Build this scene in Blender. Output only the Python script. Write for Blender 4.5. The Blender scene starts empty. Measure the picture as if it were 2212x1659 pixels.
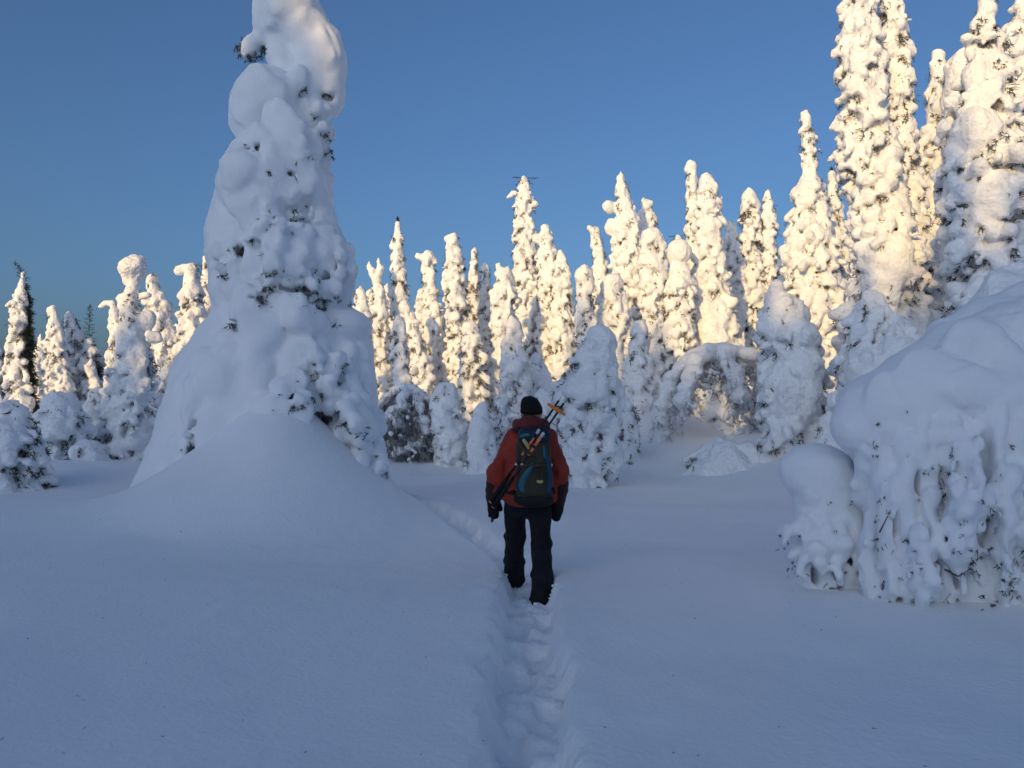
import bpy, math, random
import numpy as np

# ------------------------------------------------------------------ camera, sky, sun, exposure
scene = bpy.context.scene
COL = scene.collection
FPX, CX, CY, HORIZ = 1662.0, 1106.0, 829.5, 900.0      # focal length and centre in reading pixels (2212 wide)
CAM_Z = 1.55
PITCH = math.atan((HORIZ - CY) / FPX)
cam_data = bpy.data.cameras.new("camera")
cam_data.sensor_width = 36.0
cam_data.lens = 36.0 * FPX / 2212.0
cam_data.clip_start = 0.05
cam_data.clip_end = 4000.0
cam = bpy.data.objects.new("camera", cam_data)
COL.objects.link(cam)
cam.location = (0, 0, CAM_Z)
cam.rotation_euler = (math.pi / 2 + PITCH, 0, 0)
scene.camera = cam

SUN_EL = math.radians(13.0)
SUN_AZ = math.radians(28.0)                 # the sun stands behind the camera, this far to the left
SUN = np.array([-math.sin(SUN_AZ) * math.cos(SUN_EL), -math.cos(SUN_AZ) * math.cos(SUN_EL), math.sin(SUN_EL)])
world = bpy.data.worlds.new("World")
scene.world = world
world.use_nodes = True
wn = world.node_tree
for n in list(wn.nodes):
    wn.nodes.remove(n)
sky = wn.nodes.new("ShaderNodeTexSky")
sky.sky_type = 'NISHITA'
sky.sun_disc = False
sky.sun_elevation = SUN_EL
sky.sun_rotation = math.atan2(SUN[0], SUN[1])
sky.altitude = 300
sky.air_density = 1.0
sky.dust_density = 5.4
sky.ozone_density = 5.1
bg = wn.nodes.new("ShaderNodeBackground")
bg.inputs["Strength"].default_value = 0.117
wo = wn.nodes.new("ShaderNodeOutputWorld")
wn.links.new(sky.outputs[0], bg.inputs["Color"])
wn.links.new(bg.outputs[0], wo.inputs[0])

sun_data = bpy.data.lights.new("sun", 'SUN')
sun_data.energy = 2.5
sun_data.angle = math.radians(0.6)
sun_data.color = (1.0, 0.665, 0.25)
sun = bpy.data.objects.new("sun", sun_data)
COL.objects.link(sun)
from mathutils import Vector
sun.rotation_euler = Vector(SUN).to_track_quat('Z', 'Y').to_euler()
sun.location = tuple(SUN * 60)

scene.view_settings.view_transform = 'Standard'
scene.view_settings.look = 'None'
scene.view_settings.exposure = 0.36
scene.view_settings.gamma = 1.0
scene.view_settings.use_curve_mapping = False
scene.cycles.use_denoising = True
scene.cycles.use_adaptive_sampling = True
scene.cycles.adaptive_threshold = 0.025
scene.cycles.max_bounces = 4
scene.cycles.diffuse_bounces = 3
scene.cycles.glossy_bounces = 2

# ------------------------------------------------------------------ helpers
def W(x, y, d):
    """point at distance d (along +Y) seen at reading pixel (x, y)"""
    xp, yp = (x - CX) / FPX, (y - CY) / FPX
    c, s = math.cos(PITCH), math.sin(PITCH)
    k = d / (c + yp * s)
    return np.array([xp * k, d, CAM_Z + (s - yp * c) * k])

_LAT = {}
def vnoise(px, py, pz, seed=0):
    """smooth value noise in -1..1 on arrays"""
    if seed not in _LAT:
        _LAT[seed] = np.random.default_rng(seed + 77).uniform(-1, 1, (32, 32, 32)).astype(np.float32)
    L = _LAT[seed]
    ix, iy, iz = np.floor(px), np.floor(py), np.floor(pz)
    fx, fy, fz = px - ix, py - iy, pz - iz
    fx = fx * fx * (3 - 2 * fx); fy = fy * fy * (3 - 2 * fy); fz = fz * fz * (3 - 2 * fz)
    ix = ix.astype(int) & 31; iy = iy.astype(int) & 31; iz = iz.astype(int) & 31
    jx, jy, jz = (ix + 1) & 31, (iy + 1) & 31, (iz + 1) & 31
    a = L[ix, iy, iz] * (1 - fx) + L[jx, iy, iz] * fx
    b = L[ix, jy, iz] * (1 - fx) + L[jx, jy, iz] * fx
    c = L[ix, iy, jz] * (1 - fx) + L[jx, iy, jz] * fx
    d = L[ix, jy, jz] * (1 - fx) + L[jx, jy, jz] * fx
    return (a * (1 - fy) + b * fy) * (1 - fz) + (c * (1 - fy) + d * fy) * fz

class Field:
    """signed distance field on a grid; blobs are blended in, the surface is drawn as quads"""
    def __init__(s, lo, hi, h):
        s.lo = np.array(lo, float); s.h = h
        n = np.ceil((np.array(hi, float) - s.lo) / h).astype(int) + 1
        s.n = n
        s.ax = [(s.lo[i] + h * np.arange(n[i])).astype(np.float32) for i in range(3)]
        s.F = np.full(n, 1.0, np.float32)
    def _box(s, lo, hi, m):
        a = np.clip(np.floor((np.array(lo) - m - s.lo) / s.h).astype(int), 0, s.n)
        b = np.clip(np.ceil((np.array(hi) + m - s.lo) / s.h).astype(int) + 1, 0, s.n)
        if np.any(b <= a):
            return None
        sl = tuple(slice(a[i], b[i]) for i in range(3))
        return sl, s.ax[0][sl[0]][:, None, None], s.ax[1][sl[1]][None, :, None], s.ax[2][sl[2]][None, None, :]
    def _put(s, sl, d, k):
        f = s.F[sl]
        if k > 1e-6:
            h = np.maximum(k - np.abs(f - d), 0) / k
            s.F[sl] = np.minimum(f, d) - h * h * k * 0.25
        else:
            s.F[sl] = np.minimum(f, d)
    def ell(s, c, r, k=0.05, tilt=None):
        if np.isscalar(r): r = (r, r, r)
        R = max(r) if tilt else 0
        rr = (R, R, R) if tilt else r
        q = s._box([c[i] - rr[i] for i in range(3)], [c[i] + rr[i] for i in range(3)], k + 2.5 * s.h)
        if q is None: return
        sl, x, y, z = q
        x = x - c[0]; y = y - c[1]; z = z - c[2]
        if tilt:                                   # rotation about Y (x-z plane)
            ca, sa = math.cos(tilt), math.sin(tilt)
            x, z = x * ca + z * sa, -x * sa + z * ca
        k0 = np.sqrt((x / r[0]) ** 2 + (y / r[1]) ** 2 + (z / r[2]) ** 2)
        k1 = np.sqrt((x / r[0] ** 2) ** 2 + (y / r[1] ** 2) ** 2 + (z / r[2] ** 2) ** 2) + 1e-6
        s._put(sl, (k0 * (k0 - 1) / k1).astype(np.float32), k)
    def cap(s, a, b, ra, rb, k=0.04, flat=1.0):
        a = np.array(a, float); b = np.array(b, float); m = max(ra, rb)
        q = s._box(np.minimum(a, b) - m, np.maximum(a, b) + m, k + 2.5 * s.h)
        if q is None: return
        sl, x, y, z = q
        ab = b - a; L = float(ab @ ab) + 1e-9
        t = np.clip(((x - a[0]) * ab[0] + (y - a[1]) * ab[1] + (z - a[2]) * ab[2]) / L, 0, 1)
        dx, dy, dz = x - a[0] - t * ab[0], (y - a[1] - t * ab[1]) / flat, z - a[2] - t * ab[2]
        s._put(sl, (np.sqrt(dx * dx + dy * dy + dz * dz) - (ra + (rb - ra) * t)).astype(np.float32), k)
    def chain(s, pts, rad, k=0.04, flat=1.0):
        for i in range(len(pts) - 1):
            s.cap(pts[i], pts[i + 1], rad[i], rad[i + 1], k, flat)
    def rbox(s, c, half, r, k=0.0, carve=False):
        q = s._box(np.array(c) - half, np.array(c) + half, k + 2.5 * s.h)
        if q is None: return
        sl, x, y, z = q
        dx, dy, dz = np.abs(x - c[0]) - half[0] + r, np.abs(y - c[1]) - half[1] + r, np.abs(z - c[2]) - half[2] + r
        d = np.sqrt(np.maximum(dx, 0) ** 2 + np.maximum(dy, 0) ** 2 + np.maximum(dz, 0) ** 2) + np.minimum(np.maximum(dx, np.maximum(dy, dz)), 0) - r
        if carve:
            s.F[sl] = np.maximum(s.F[sl], -d)
        else:
            s._put(sl, d.astype(np.float32), k)
    def cut_ell(s, c, r, k=0.03):
        if np.isscalar(r): r = (r, r, r)
        q = s._box([c[i] - r[i] for i in range(3)], [c[i] + r[i] for i in range(3)], k + 2 * s.h)
        if q is None: return
        sl, x, y, z = q
        d = (np.sqrt(((x - c[0]) / r[0]) ** 2 + ((y - c[1]) / r[1]) ** 2 + ((z - c[2]) / r[2]) ** 2) - 1) * min(r)
        f = s.F[sl]; e = -d
        h = np.maximum(k - np.abs(f - e), 0) / k
        s.F[sl] = np.maximum(f, e) + h * h * k * 0.25
    def rough(s, amp, freq, seed=0, fz=None, off=(0, 0, 0)):
        idx = np.nonzero(np.abs(s.F) < amp * 3 + 3 * s.h)
        x = s.ax[0][idx[0]] + off[0]; y = s.ax[1][idx[1]] + off[1]; z = s.ax[2][idx[2]] + off[2]
        s.F[idx] += amp * vnoise(x * freq, y * freq, z * (fz or freq), seed).astype(np.float32)
    def surface(s):
        F = s.F
        F[0] = F[-1] = 1; F[:, 0] = F[:, -1] = 1; F[:, :, 0] = F[:, :, -1] = 1
        I = F < 0
        cnt = np.zeros(s.n - 1, np.int8)
        for dx in (0, 1):
            for dy in (0, 1):
                for dz in (0, 1):
                    cnt += I[dx:dx + s.n[0] - 1, dy:dy + s.n[1] - 1, dz:dz + s.n[2] - 1]
        act = (cnt > 0) & (cnt < 8)
        c = np.argwhere(act)
        vid = np.full(act.shape, -1, np.int64)
        vid[act] = np.arange(len(c))
        acc = np.zeros((len(c), 3)); w = np.zeros(len(c))
        corner = [(i & 1, (i >> 1) & 1, (i >> 2) & 1) for i in range(8)]
        val = [F[c[:, 0] + q[0], c[:, 1] + q[1], c[:, 2] + q[2]] for q in corner]
        for i in range(8):
            for ax in range(3):
                if corner[i][ax] == 0:
                    j = i | (1 << ax)
                    a, b = val[i], val[j]
                    m = (a < 0) != (b < 0)
                    t = np.where(m, a / np.where(m, a - b, 1), 0)
                    p = np.zeros((len(c), 3))
                    for q in range(3):
                        p[:, q] = corner[i][q]
                    p[:, ax] = t
                    acc += p * m[:, None]; w += m
        V = (c + acc / w[:, None]) * s.h + s.lo
        Q = []
        for ax in range(3):
            u, v = (ax + 1) % 3, (ax + 2) % 3
            sa = [slice(None)] * 3; sb = [slice(None)] * 3
            sa[ax] = slice(0, -1); sb[ax] = slice(1, None)
            A, B = I[tuple(sa)], I[tuple(sb)]
            for flip, M in ((False, A & ~B), (True, ~A & B)):
                e = np.argwhere(M)
                e = e[(e[:, u] > 0) & (e[:, v] > 0) & (e[:, u] < s.n[u] - 1) & (e[:, v] < s.n[v] - 1)]
                if not len(e): continue
                ids = []
                for du, dv in ((-1, -1), (0, -1), (0, 0), (-1, 0)):
                    g = e.copy(); g[:, u] += du; g[:, v] += dv
                    ids.append(vid[g[:, 0], g[:, 1], g[:, 2]])
                q = np.stack(ids, 1)
                Q.append(q[:, ::-1] if flip else q)
        return V, np.concatenate(Q) if Q else np.zeros((0, 4), int)

def mesh_from(name, V, faces, smooth=True):
    """faces: array n x 3 or n x 4"""
    me = bpy.data.meshes.new(name)
    V = np.asarray(V, np.float32); faces = np.asarray(faces, np.int32)
    n, k = faces.shape
    me.vertices.add(len(V)); me.vertices.foreach_set("co", V.ravel())
    me.loops.add(n * k); me.loops.foreach_set("vertex_index", faces.ravel())
    me.polygons.add(n)
    me.polygons.foreach_set("loop_start", np.arange(0, n * k, k, dtype=np.int32))
    me.polygons.foreach_set("loop_total", np.full(n, k, np.int32))
    if smooth:
        me.polygons.foreach_set("use_smooth", np.ones(n, bool))
    me.update(calc_edges=True)
    return me

def obj(name, me, mat=None, parent=None, loc=(0, 0, 0)):
    o = bpy.data.objects.new(name, me)
    COL.objects.link(o)
    if mat is not None and me is not None and not len(me.materials):
        me.materials.append(mat)
    o.location = loc
    if parent is not None:
        o.parent = parent
    return o

def thing(name, label, cat, loc=(0, 0, 0), group=None):
    o = bpy.data.objects.new(name, None)
    COL.objects.link(o)
    o.empty_display_size = 0.3
    o.location = tuple(float(v) for v in loc)
    o["label"] = label; o["category"] = cat
    if group: o["group"] = group
    return o

def copy_tree(o, parent=None):
    c = o.copy(); COL.objects.link(c); c.parent = parent
    for ch in list(o.children):
        copy_tree(ch, c)
    return c

def frame(v):
    v = np.asarray(v, float); v = v / (np.linalg.norm(v) + 1e-9)
    a = np.array([0, 0, 1.0]) if abs(v[2]) < 0.9 else np.array([1.0, 0, 0])
    u = np.cross(v, a); u /= np.linalg.norm(u)
    return v, u, np.cross(v, u)

def tube(pts, rad, sides=6):
    """V, quads (caps are closed by small end rings)"""
    pts = np.asarray(pts, float); n = len(pts)
    rad = np.full(n, rad, float) if np.isscalar(rad) else np.asarray(rad, float)
    V = []; ang = np.linspace(0, 2 * math.pi, sides, endpoint=False)
    P = np.concatenate([pts[:1], pts, pts[-1:]]); Rr = np.concatenate([[rad[0] * 0.02], rad, [rad[-1] * 0.02]])
    for i in range(len(P)):
        j0, j1 = max(0, min(n - 1, i - 1) - 1), min(n - 1, max(0, i - 1) + 1)
        _, u, w = frame(pts[j1] - pts[j0])
        V.append(P[i] + Rr[i] * (np.cos(ang)[:, None] * u + np.sin(ang)[:, None] * w))
    V = np.concatenate(V); Q = []
    for i in range(len(P) - 1):
        for j in range(sides):
            k = (j + 1) % sides
            Q.append((i * sides + j, i * sides + k, (i + 1) * sides + k, (i + 1) * sides + j))
    return V, np.array(Q)

class Soup:
    """collects quads of several shapes into one part"""
    def __init__(s): s.V = []; s.Q = []; s.n = 0
    def add(s, V, Q):
        s.V.append(np.asarray(V, float)); s.Q.append(np.asarray(Q) + s.n); s.n += len(V)
    def tube(s, pts, rad, sides=6): s.add(*tube(pts, rad, sides))
    def mesh(s, name, smooth=True): return mesh_from(name, np.concatenate(s.V), np.concatenate(s.Q), smooth)

# ------------------------------------------------------------------ materials
def new_mat(name):
    m = bpy.data.materials.new(name); m.use_nodes = True
    nt = m.node_tree
    return m, nt, nt.nodes["Principled BSDF"]

def noise_mat(name, c1, c2, scale=8.0, rough=0.8, bump=0.0, bscale=60.0, spec=0.3, detail=4.0, dist=0.01):
    m, nt, b = new_mat(name)
    tc = nt.nodes.new("ShaderNodeTexCoord")
    nz = nt.nodes.new("ShaderNodeTexNoise"); nz.inputs["Scale"].default_value = scale; nz.inputs["Detail"].default_value = detail
    rp = nt.nodes.new("ShaderNodeValToRGB")
    rp.color_ramp.elements[0].position = 0.35; rp.color_ramp.elements[1].position = 0.65
    rp.color_ramp.elements[0].color = (*c1, 1); rp.color_ramp.elements[1].color = (*c2, 1)
    nt.links.new(tc.outputs["Object"], nz.inputs["Vector"])
    nt.links.new(nz.outputs["Fac"], rp.inputs["Fac"])
    nt.links.new(rp.outputs["Color"], b.inputs["Base Color"])
    b.inputs["Roughness"].default_value = rough
    b.inputs["Specular IOR Level"].default_value = spec
    if bump:
        n2 = nt.nodes.new("ShaderNodeTexNoise"); n2.inputs["Scale"].default_value = bscale; n2.inputs["Detail"].default_value = 5
        bp = nt.nodes.new("ShaderNodeBump"); bp.inputs["Strength"].default_value = bump; bp.inputs["Distance"].default_value = dist
        nt.links.new(tc.outputs["Object"], n2.inputs["Vector"])
        nt.links.new(n2.outputs["Fac"], bp.inputs["Height"])
        nt.links.new(bp.outputs["Normal"], b.inputs["Normal"])
    return m

M_SNOW = noise_mat("tree_snow", (0.91, 0.915, 0.92), (0.955, 0.957, 0.96), 2.5, 0.65, 0.7, 11.0, 0.25, dist=0.09)
M_SNOW_NEAR = noise_mat("packed_snow", (0.91, 0.915, 0.92), (0.955, 0.957, 0.96), 1.5, 0.65, 0.35, 14.0, 0.25, dist=0.03)
M_GROUND = noise_mat("ground_snow", (0.91, 0.915, 0.92), (0.955, 0.957, 0.96), 0.8, 0.6, 0.45, 30.0, 0.25, dist=0.02)
M_NEEDLE = noise_mat("spruce_needles", (0.030, 0.036, 0.022), (0.17, 0.16, 0.13), 5.0, 0.8)
M_NEEDLE_DARK = noise_mat("bare_spruce_needles", (0.020, 0.028, 0.018), (0.06, 0.07, 0.045), 5.0, 0.8)
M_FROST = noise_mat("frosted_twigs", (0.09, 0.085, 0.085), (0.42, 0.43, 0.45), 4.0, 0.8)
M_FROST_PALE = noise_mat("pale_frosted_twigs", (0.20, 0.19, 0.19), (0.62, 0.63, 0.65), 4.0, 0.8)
M_BARK = noise_mat("bark", (0.05, 0.04, 0.032), (0.12, 0.095, 0.075), 14.0, 0.9, 0.6, 40.0)

# ------------------------------------------------------------------ ground
PATH = np.array([(0.10, -6.0), (0.10, 0.0), (0.07, 3.0), (0.10, 4.5), (0.13, 6.5), (0.02, 7.6), (-0.26, 8.6), (-0.90, 10.2), (-1.68, 11.4), (-3.0, 13.4), (-5.5, 16.0), (-9, 19)])
def _spline(P, n=16):
    out = []
    for i in range(len(P) - 1):
        p0, p1, p2, p3 = P[max(i - 1, 0)], P[i], P[i + 1], P[min(i + 2, len(P) - 1)]
        for t in np.linspace(0, 1, n, endpoint=False):
            out.append(0.5 * (2 * p1 + (p2 - p0) * t + (2 * p0 - 5 * p1 + 4 * p2 - p3) * t * t + (3 * p1 - p0 - 3 * p2 + p3) * t ** 3))
    out.append(P[-1]); return np.array(out)
PATHS = _spline(PATH)
PSEG = np.linalg.norm(np.diff(PATHS, axis=0), axis=1); PLEN = np.concatenate([[0], np.cumsum(PSEG)])
MOUNDS = [  # x, y, rx, ry, height: drifts and skirts of snow
    (-3.3, 10.6, 1.9, 1.8, 0.40), (-3.4, 10.2, 3.4, 2.6, 0.25), (3.9, 5.8, 2.2, 1.6, 0.10), (3.1, 20.5, 2.6, 2.0, 0.75), (6.2, 19.0, 2.2, 2.0, 0.85),
    (4.6, 22.5, 2.4, 1.8, 1.5), (2.6, 12.9, 0.55, 0.40, 0.07), (4.8, 10.6, 1.6, 0.9, 0.15), (9.0, 16.5, 4.0, 3.0, 0.9), (-9.5, 16.5, 3.0, 2.2, 0.35),
    (-12.5, 20, 4.0, 3.0, 0.5), (-2.6, 22.0, 3.2, 1.6, 0.35), (1.8, 17.2, 1.3, 1.2, 0.25), (7.3, 14.5, 2.2, 1.6, 0.5), (-7.0, 9.0, 2.4, 1.2, 0.10), (4.2, 4.6, 2.4, 1.6, 0.08)]
def path_near(x, y):
    """distance to the trodden path, side sign and length along it"""
    best = np.full(x.shape, 1e9); along = np.zeros(x.shape); side = np.zeros(x.shape)
    for i in range(len(PATHS) - 1):
        a, b = PATHS[i], PATHS[i + 1]; ab = b - a; L = ab @ ab
        t = np.clip(((x - a[0]) * ab[0] + (y - a[1]) * ab[1]) / L, 0, 1)
        dx, dy = x - a[0] - t * ab[0], y - a[1] - t * ab[1]
        d2 = dx * dx + dy * dy
        m = d2 < best
        best = np.where(m, d2, best); along = np.where(m, PLEN[i] + t * PSEG[i], along)
        side = np.where(m, (dx * ab[1] - dy * ab[0]) / math.sqrt(L), side)
    return np.sqrt(best), side, along
def ss(a, b, x):
    t = np.clip((x - a) / (b - a), 0, 1); return t * t * (3 - 2 * t)
_r = np.random.default_rng(5)
STEPS = []
_s = 0.2
while _s < PLEN[-1]:
    STEPS.append((_s + _r.uniform(-.12, .12), (-1) ** len(STEPS) * 0.08 + _r.uniform(-.04, .04), _r.uniform(.03, .10))); _s += 0.40
UV = np.array([-math.sin(SUN_AZ), -math.cos(SUN_AZ)]); SV = np.array([-math.cos(SUN_AZ), math.sin(SUN_AZ)])
def height(x, y, detail=True):
    x = np.asarray(x, float); y = np.asarray(y, float); z0 = np.zeros_like(x)
    h = 0.24 - 0.010 * np.clip(y - 5, 0, 30) + 0.10 * vnoise(x * .22, y * .22, z0, 1) * ss(2, 9, np.hypot(x, y)) + 0.045 * vnoise(x * .7 + 9, y * .7, z0, 2) + 0.012 * vnoise(x * 2.1, y * 2.1 + 5, z0, 3)
    h += 1.2 * ss(10, 26, np.abs(x) - 0.2 * y) * 0.5
    h += 7.5 * ss(16, 48, x * UV[0] + y * UV[1])          # unseen slope behind the photographer, added to raise the trees that cast shade
    for mx, my, rx, ry, a in MOUNDS:
        h += a * np.exp(-(((x - mx) / rx) ** 2 + ((y - my) / ry) ** 2) * 1.3)
    rc = np.sqrt((x + 2.9) ** 2 + (y - 9.6) ** 2 + .10) + .10 * vnoise(x * 1.1, y * 1.1, z0, 13)      # the drift leaning on the big tree
    h += 1.35 * np.clip(1 - rc / 2.15, 0, 1) ** 1.75
    if detail:
        h += 0.006 * vnoise(x * 6.3, y * 4.1, z0, 9) + 0.004 * vnoise(x * 13, y * 9 + .6 * x, z0, 11)
        near = (np.abs(x) < 12) & (y < 21)
        d, sd, al = (np.full(x.shape, 9.0) for _ in range(3))
        d[near], sd[near], al[near] = path_near(x[near], y[near])
        wob = 0.04 * vnoise(al * 2.3, sd * 0 + 3, z0, 4) + 0.028 * vnoise(x * 9, y * 9, z0, 5) + 0.012 * vnoise(x * 24, y * 24, z0, 12)
        m = 1 - ss(0.150, 0.235, d + wob)
        floor = 0.165 + 0.02 * vnoise(x * 7, y * 7, z0, 6) + 0.022 * vnoise(x * 19, y * 19, z0, 7)
        cut = floor * m
        sel = d < 0.4
        if sel.any():
            add = np.zeros(sel.sum()); a_, s_ = al[sel], sd[sel]
            for st, off, dep in STEPS:
                q = np.abs(a_ - st) < 0.4
                if q.any():
                    e = np.maximum(np.abs((a_[q] - st) / 0.19), 0) ** 3 + (np.abs(s_[q] - off) / 0.085) ** 3
                    add[q] = np.maximum(add[q], dep * (1 - ss(0.5, 1.3, e)))
            cut[sel] += add
        # low rim pushed up beside the trench
        h += 0.018 * np.exp(-((d - 0.30) / 0.09) ** 2) * (0.6 + 0.6 * vnoise(x * 5, y * 5, z0, 8))
        h -= cut
    return h
def hz(x, y):
    return float(height(np.array([x]), np.array([y]), False)[0])

def graded(core_lo, core_hi, step, lo, hi, grow=1.12, cap=12.0):
    c = list(np.arange(core_lo, core_hi + 1e-6, step))
    st = step; p = core_hi
    while p < hi: st = min(st * grow, cap); p += st; c.append(p)
    st = step; p = core_lo
    while p > lo: st = min(st * grow, cap); p -= st; c.insert(0, p)
    return np.array(c)
gx = graded(-2.2, 0.8, 0.028, -420, 420, 1.045, 30); gy = graded(2.4, 12.0, 0.036, -260, 900, 1.07, 30)
GX, GY = np.meshgrid(gx, gy, indexing='ij')
GZ = height(GX, GY)
V = np.stack([GX, GY, GZ], -1).reshape(-1, 3)
ii = np.arange(GX.size).reshape(GX.shape)
Q = np.stack([ii[:-1, :-1], ii[1:, :-1], ii[1:, 1:], ii[:-1, 1:]], -1).reshape(-1, 4)
ground = obj("snow_ground", mesh_from("snow_ground", V, Q), M_GROUND)
ground["kind"] = "structure"

# ------------------------------------------------------------------ snow-laden trees
def needle_mesh(name, tw, rng, n=9, nl=0.09, nw=0.022):
    """twigs (start, direction, length) dressed with narrow needle bundles"""
    P = np.array([t[0] for t in tw]); D = np.array([t[1] for t in tw], float); L = np.array([t[2] for t in tw])
    D /= np.linalg.norm(D, axis=1)[:, None] + 1e-9
    m = len(tw)
    t = rng.uniform(0.0, 1, (m, n))
    base = P[:, None] + D[:, None] * (t * L[:, None])[..., None]
    rd = rng.normal(size=(m, n, 3))
    nd = D[:, None] * 0.75 + rd / (np.linalg.norm(rd, axis=2)[..., None] + 1e-9)
    nd /= np.linalg.norm(nd, axis=2)[..., None] + 1e-9
    side = np.cross(nd, rng.normal(size=(m, n, 3))); side /= np.linalg.norm(side, axis=2)[..., None] + 1e-9
    ln = nl * rng.uniform(0.6, 1.3, (m, n))[..., None]
    A = base - side * nw * 0.5; B = base + side * nw * 0.5; C = base + nd * ln
    T1 = np.stack([A, B, C], 2).reshape(-1, 3)
    u = np.cross(D, rng.normal(size=(m, 3))); u /= np.linalg.norm(u, axis=1)[:, None] + 1e-9
    w = nw * 0.45
    T2 = np.stack([P - u * w, P + u * w, P + D * (L * 1.05)[:, None]], 1).reshape(-1, 3)
    V = np.concatenate([T1, T2])
    return mesh_from(name, V, np.arange(len(V)).reshape(-1, 3), False)

def rnd_dir(rng, phi, down):
    return np.array([math.cos(phi), math.sin(phi), -down])

def spruce(label, d, prof, group=None, dark=0.25, lump=1.0, k=0.036, pillows=4, vox=0.071, seed=0,
           extra=None, bare_tip=None, bare_side=0.0, core=0.50, name="snowy_spruce", needle=None, world=False, flat=0.9, cat="tree", frost=False, antlers=False):
    """prof: (y, x_left, x_right) rows read in the photograph, turned into real size at distance d (or metres: z, x0, x1)"""
    rng = np.random.default_rng(seed * 31 + 7)
    rows = []
    for (y, xl, xr) in prof:
        if world:
            rows.append((y, 0.5 * (xl + xr), 0.5 * (xr - xl)))
        else:
            a, b = W(xl, y, d), W(xr, y, d)
            rows.append((a[2], 0.5 * (a[0] + b[0]), 0.5 * (b[0] - a[0])))
    rows.sort()
    z = np.array([r[0] for r in rows]); xc = np.array([r[1] for r in rows]); rr = np.array([r[2] for r in rows])
    bx = xc[0]; gz = 0.0 if world else hz(bx, d)
    by = 0.0 if world else d
    z = z - gz; xc = xc - bx
    if z[0] > -0.2:
        z = np.concatenate([[-0.3], z]); xc = np.concatenate([[0], xc]); rr = np.concatenate([[rr[0]], rr])
    fx = lambda q: float(np.interp(q, z, xc)); fr = lambda q: float(np.interp(q, z, rr))
    zt = z[-1]; rm = rr.max()
    sway = rng.uniform(-.12, .12, 2)
    fy = lambda q: sway[0] * math.sin(q * 0.9 + sway[1] * 30)
    ex = []
    if extra:
        for e in extra:
            if world: ex.append(e)
            else:
                p = W(e[0], e[1], d) - np.array([bx, by, gz]); s = d / FPX
                p[1] = e[4] if len(e) > 4 else 0.0
                ex.append((p, (e[2] * s, min(e[2], e[3]) * s * 1.0, e[3] * s)))
    mx = max([abs(xc.min()) , abs(xc.max())] + [abs(e[0][0]) + e[1][0] - rm for e in ex]) + rm + 0.35
    F = Field((-mx, -rm - 0.5, z[0] - 0.1), (mx, rm + 0.5, max([zt + 0.35] + [e[0][2] + e[1][2] + .2 for e in ex])), vox)
    q = z[0]
    while q < zt - 0.05:
        r = fr(q)
        F.ell((fx(q), fy(q), q), (r * core, r * core * flat, max(0.22, r * core)), 0.06)
        q += 0.22
    tw = []; bare = []
    q = z[0] + 0.1
    ph0 = 0.0
    while q < zt - 0.02:
        r = fr(q); x0, y0 = fx(q), fy(q)
        top = ss(0.0, 1.0, np.array((q - z[0]) / max(zt - z[0], .1))).item()
        c0 = (0.085 + 0.075 * min(r, 1.2)) * lump
        n = max(3, int(2 * math.pi * r / (c0 * 2.0)))
        ph0 += 2.4
        rowj = rng.uniform(-0.13, 0.10)
        NP = 2 * math.pi * np.arange(n) / n
        mod = vnoise(np.cos(NP) * 1.3 + seed, np.sin(NP) * 1.3 + seed * .7, np.full(n, q * 1.5), 21)
        for i in range(n):
            phi = ph0 + 2 * math.pi * (i + rng.uniform(-.35, .35)) / n
            c = c0 * rng.uniform(0.45, 1.30)
            R = r * (1.02 + rowj + .20 * mod[i] + rng.uniform(-.24, .10)) - c * 0.55
            dx, dy = math.cos(phi), math.sin(phi) * flat
            zz = q + rng.uniform(-.09, .09)
            bs = bare_side * max(0, dx * 0.9 + 0.25 * dy)
            if rng.random() < 0.04 + dark * 0.50 + bs + (.25 * dark if mod[i] < -.25 else 0):
                for _ in range(6 + int(6 * bs)):
                    p = np.array([x0 + dx * R * rng.uniform(.45, .95), y0 + dy * R * rng.uniform(.45, .95), zz + rng.uniform(-.12, .12)])
                    (bare if bs > .25 else tw).append((p, rnd_dir(rng, phi + rng.normal() * .5, rng.uniform(0.2, 1.6)), rng.uniform(.10, .26)))
                continue
            drop = rng.uniform(.04, .30) * lump
            a = (x0 + dx * R * .5, y0 + dy * R * .5, zz + .5 * drop)
            b = (x0 + dx * R, y0 + dy * R, zz - drop)
            F.cap(a, b, c * .85, c, k)
            if rng.random() < 0.6:                       # a smaller lump hanging on
                F.ell((b[0] + rng.normal() * c * .7, b[1] + rng.normal() * c * .7, b[2] - c * rng.uniform(.6, 1.3)), c * rng.uniform(.40, .65), k * .4)
            if rng.random() < 0.35 + 0.7 * dark:          # needles peeping out below the lump
                for _ in range(3):
                    tw.append((np.array([b[0] - dx * c * .3, b[1] - dy * c * .3, b[2] - c * .75]), rnd_dir(rng, phi + rng.normal() * .7, rng.uniform(.5, 2)), rng.uniform(.08, .2)))
        q += 0.165 * lump * rng.uniform(.85, 1.15)
    for _ in range(pillows):
        q = rng.uniform(z[0] + .15 * (zt - z[0]), zt - .4); r = fr(q); phi = rng.uniform(math.pi * 0.95, math.pi * 2.05)
        s = r * rng.uniform(.32, .55)
        F.ell((fx(q) + math.cos(phi) * r * .6, fy(q) + math.sin(phi) * r * .6, q), (s, s, s * rng.uniform(.9, 1.7)), 0.05)
    F.ell((fx(zt), fy(zt), zt - rr[-1] * .6), (rr[-1] * 1.05, rr[-1] * 1.05, rr[-1] * 1.1), .08)
    for e in ex:
        F.ell(e[0], e[1], 0.06)
    F.rough(0.058 * lump, 4.6 / lump, 3, off=(seed * 3.1, seed * 1.7, 0))
    F.rough(0.028, 11.0, 4, off=(seed * 2.1, 0, seed))
    V, Q = F.surface()
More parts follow.
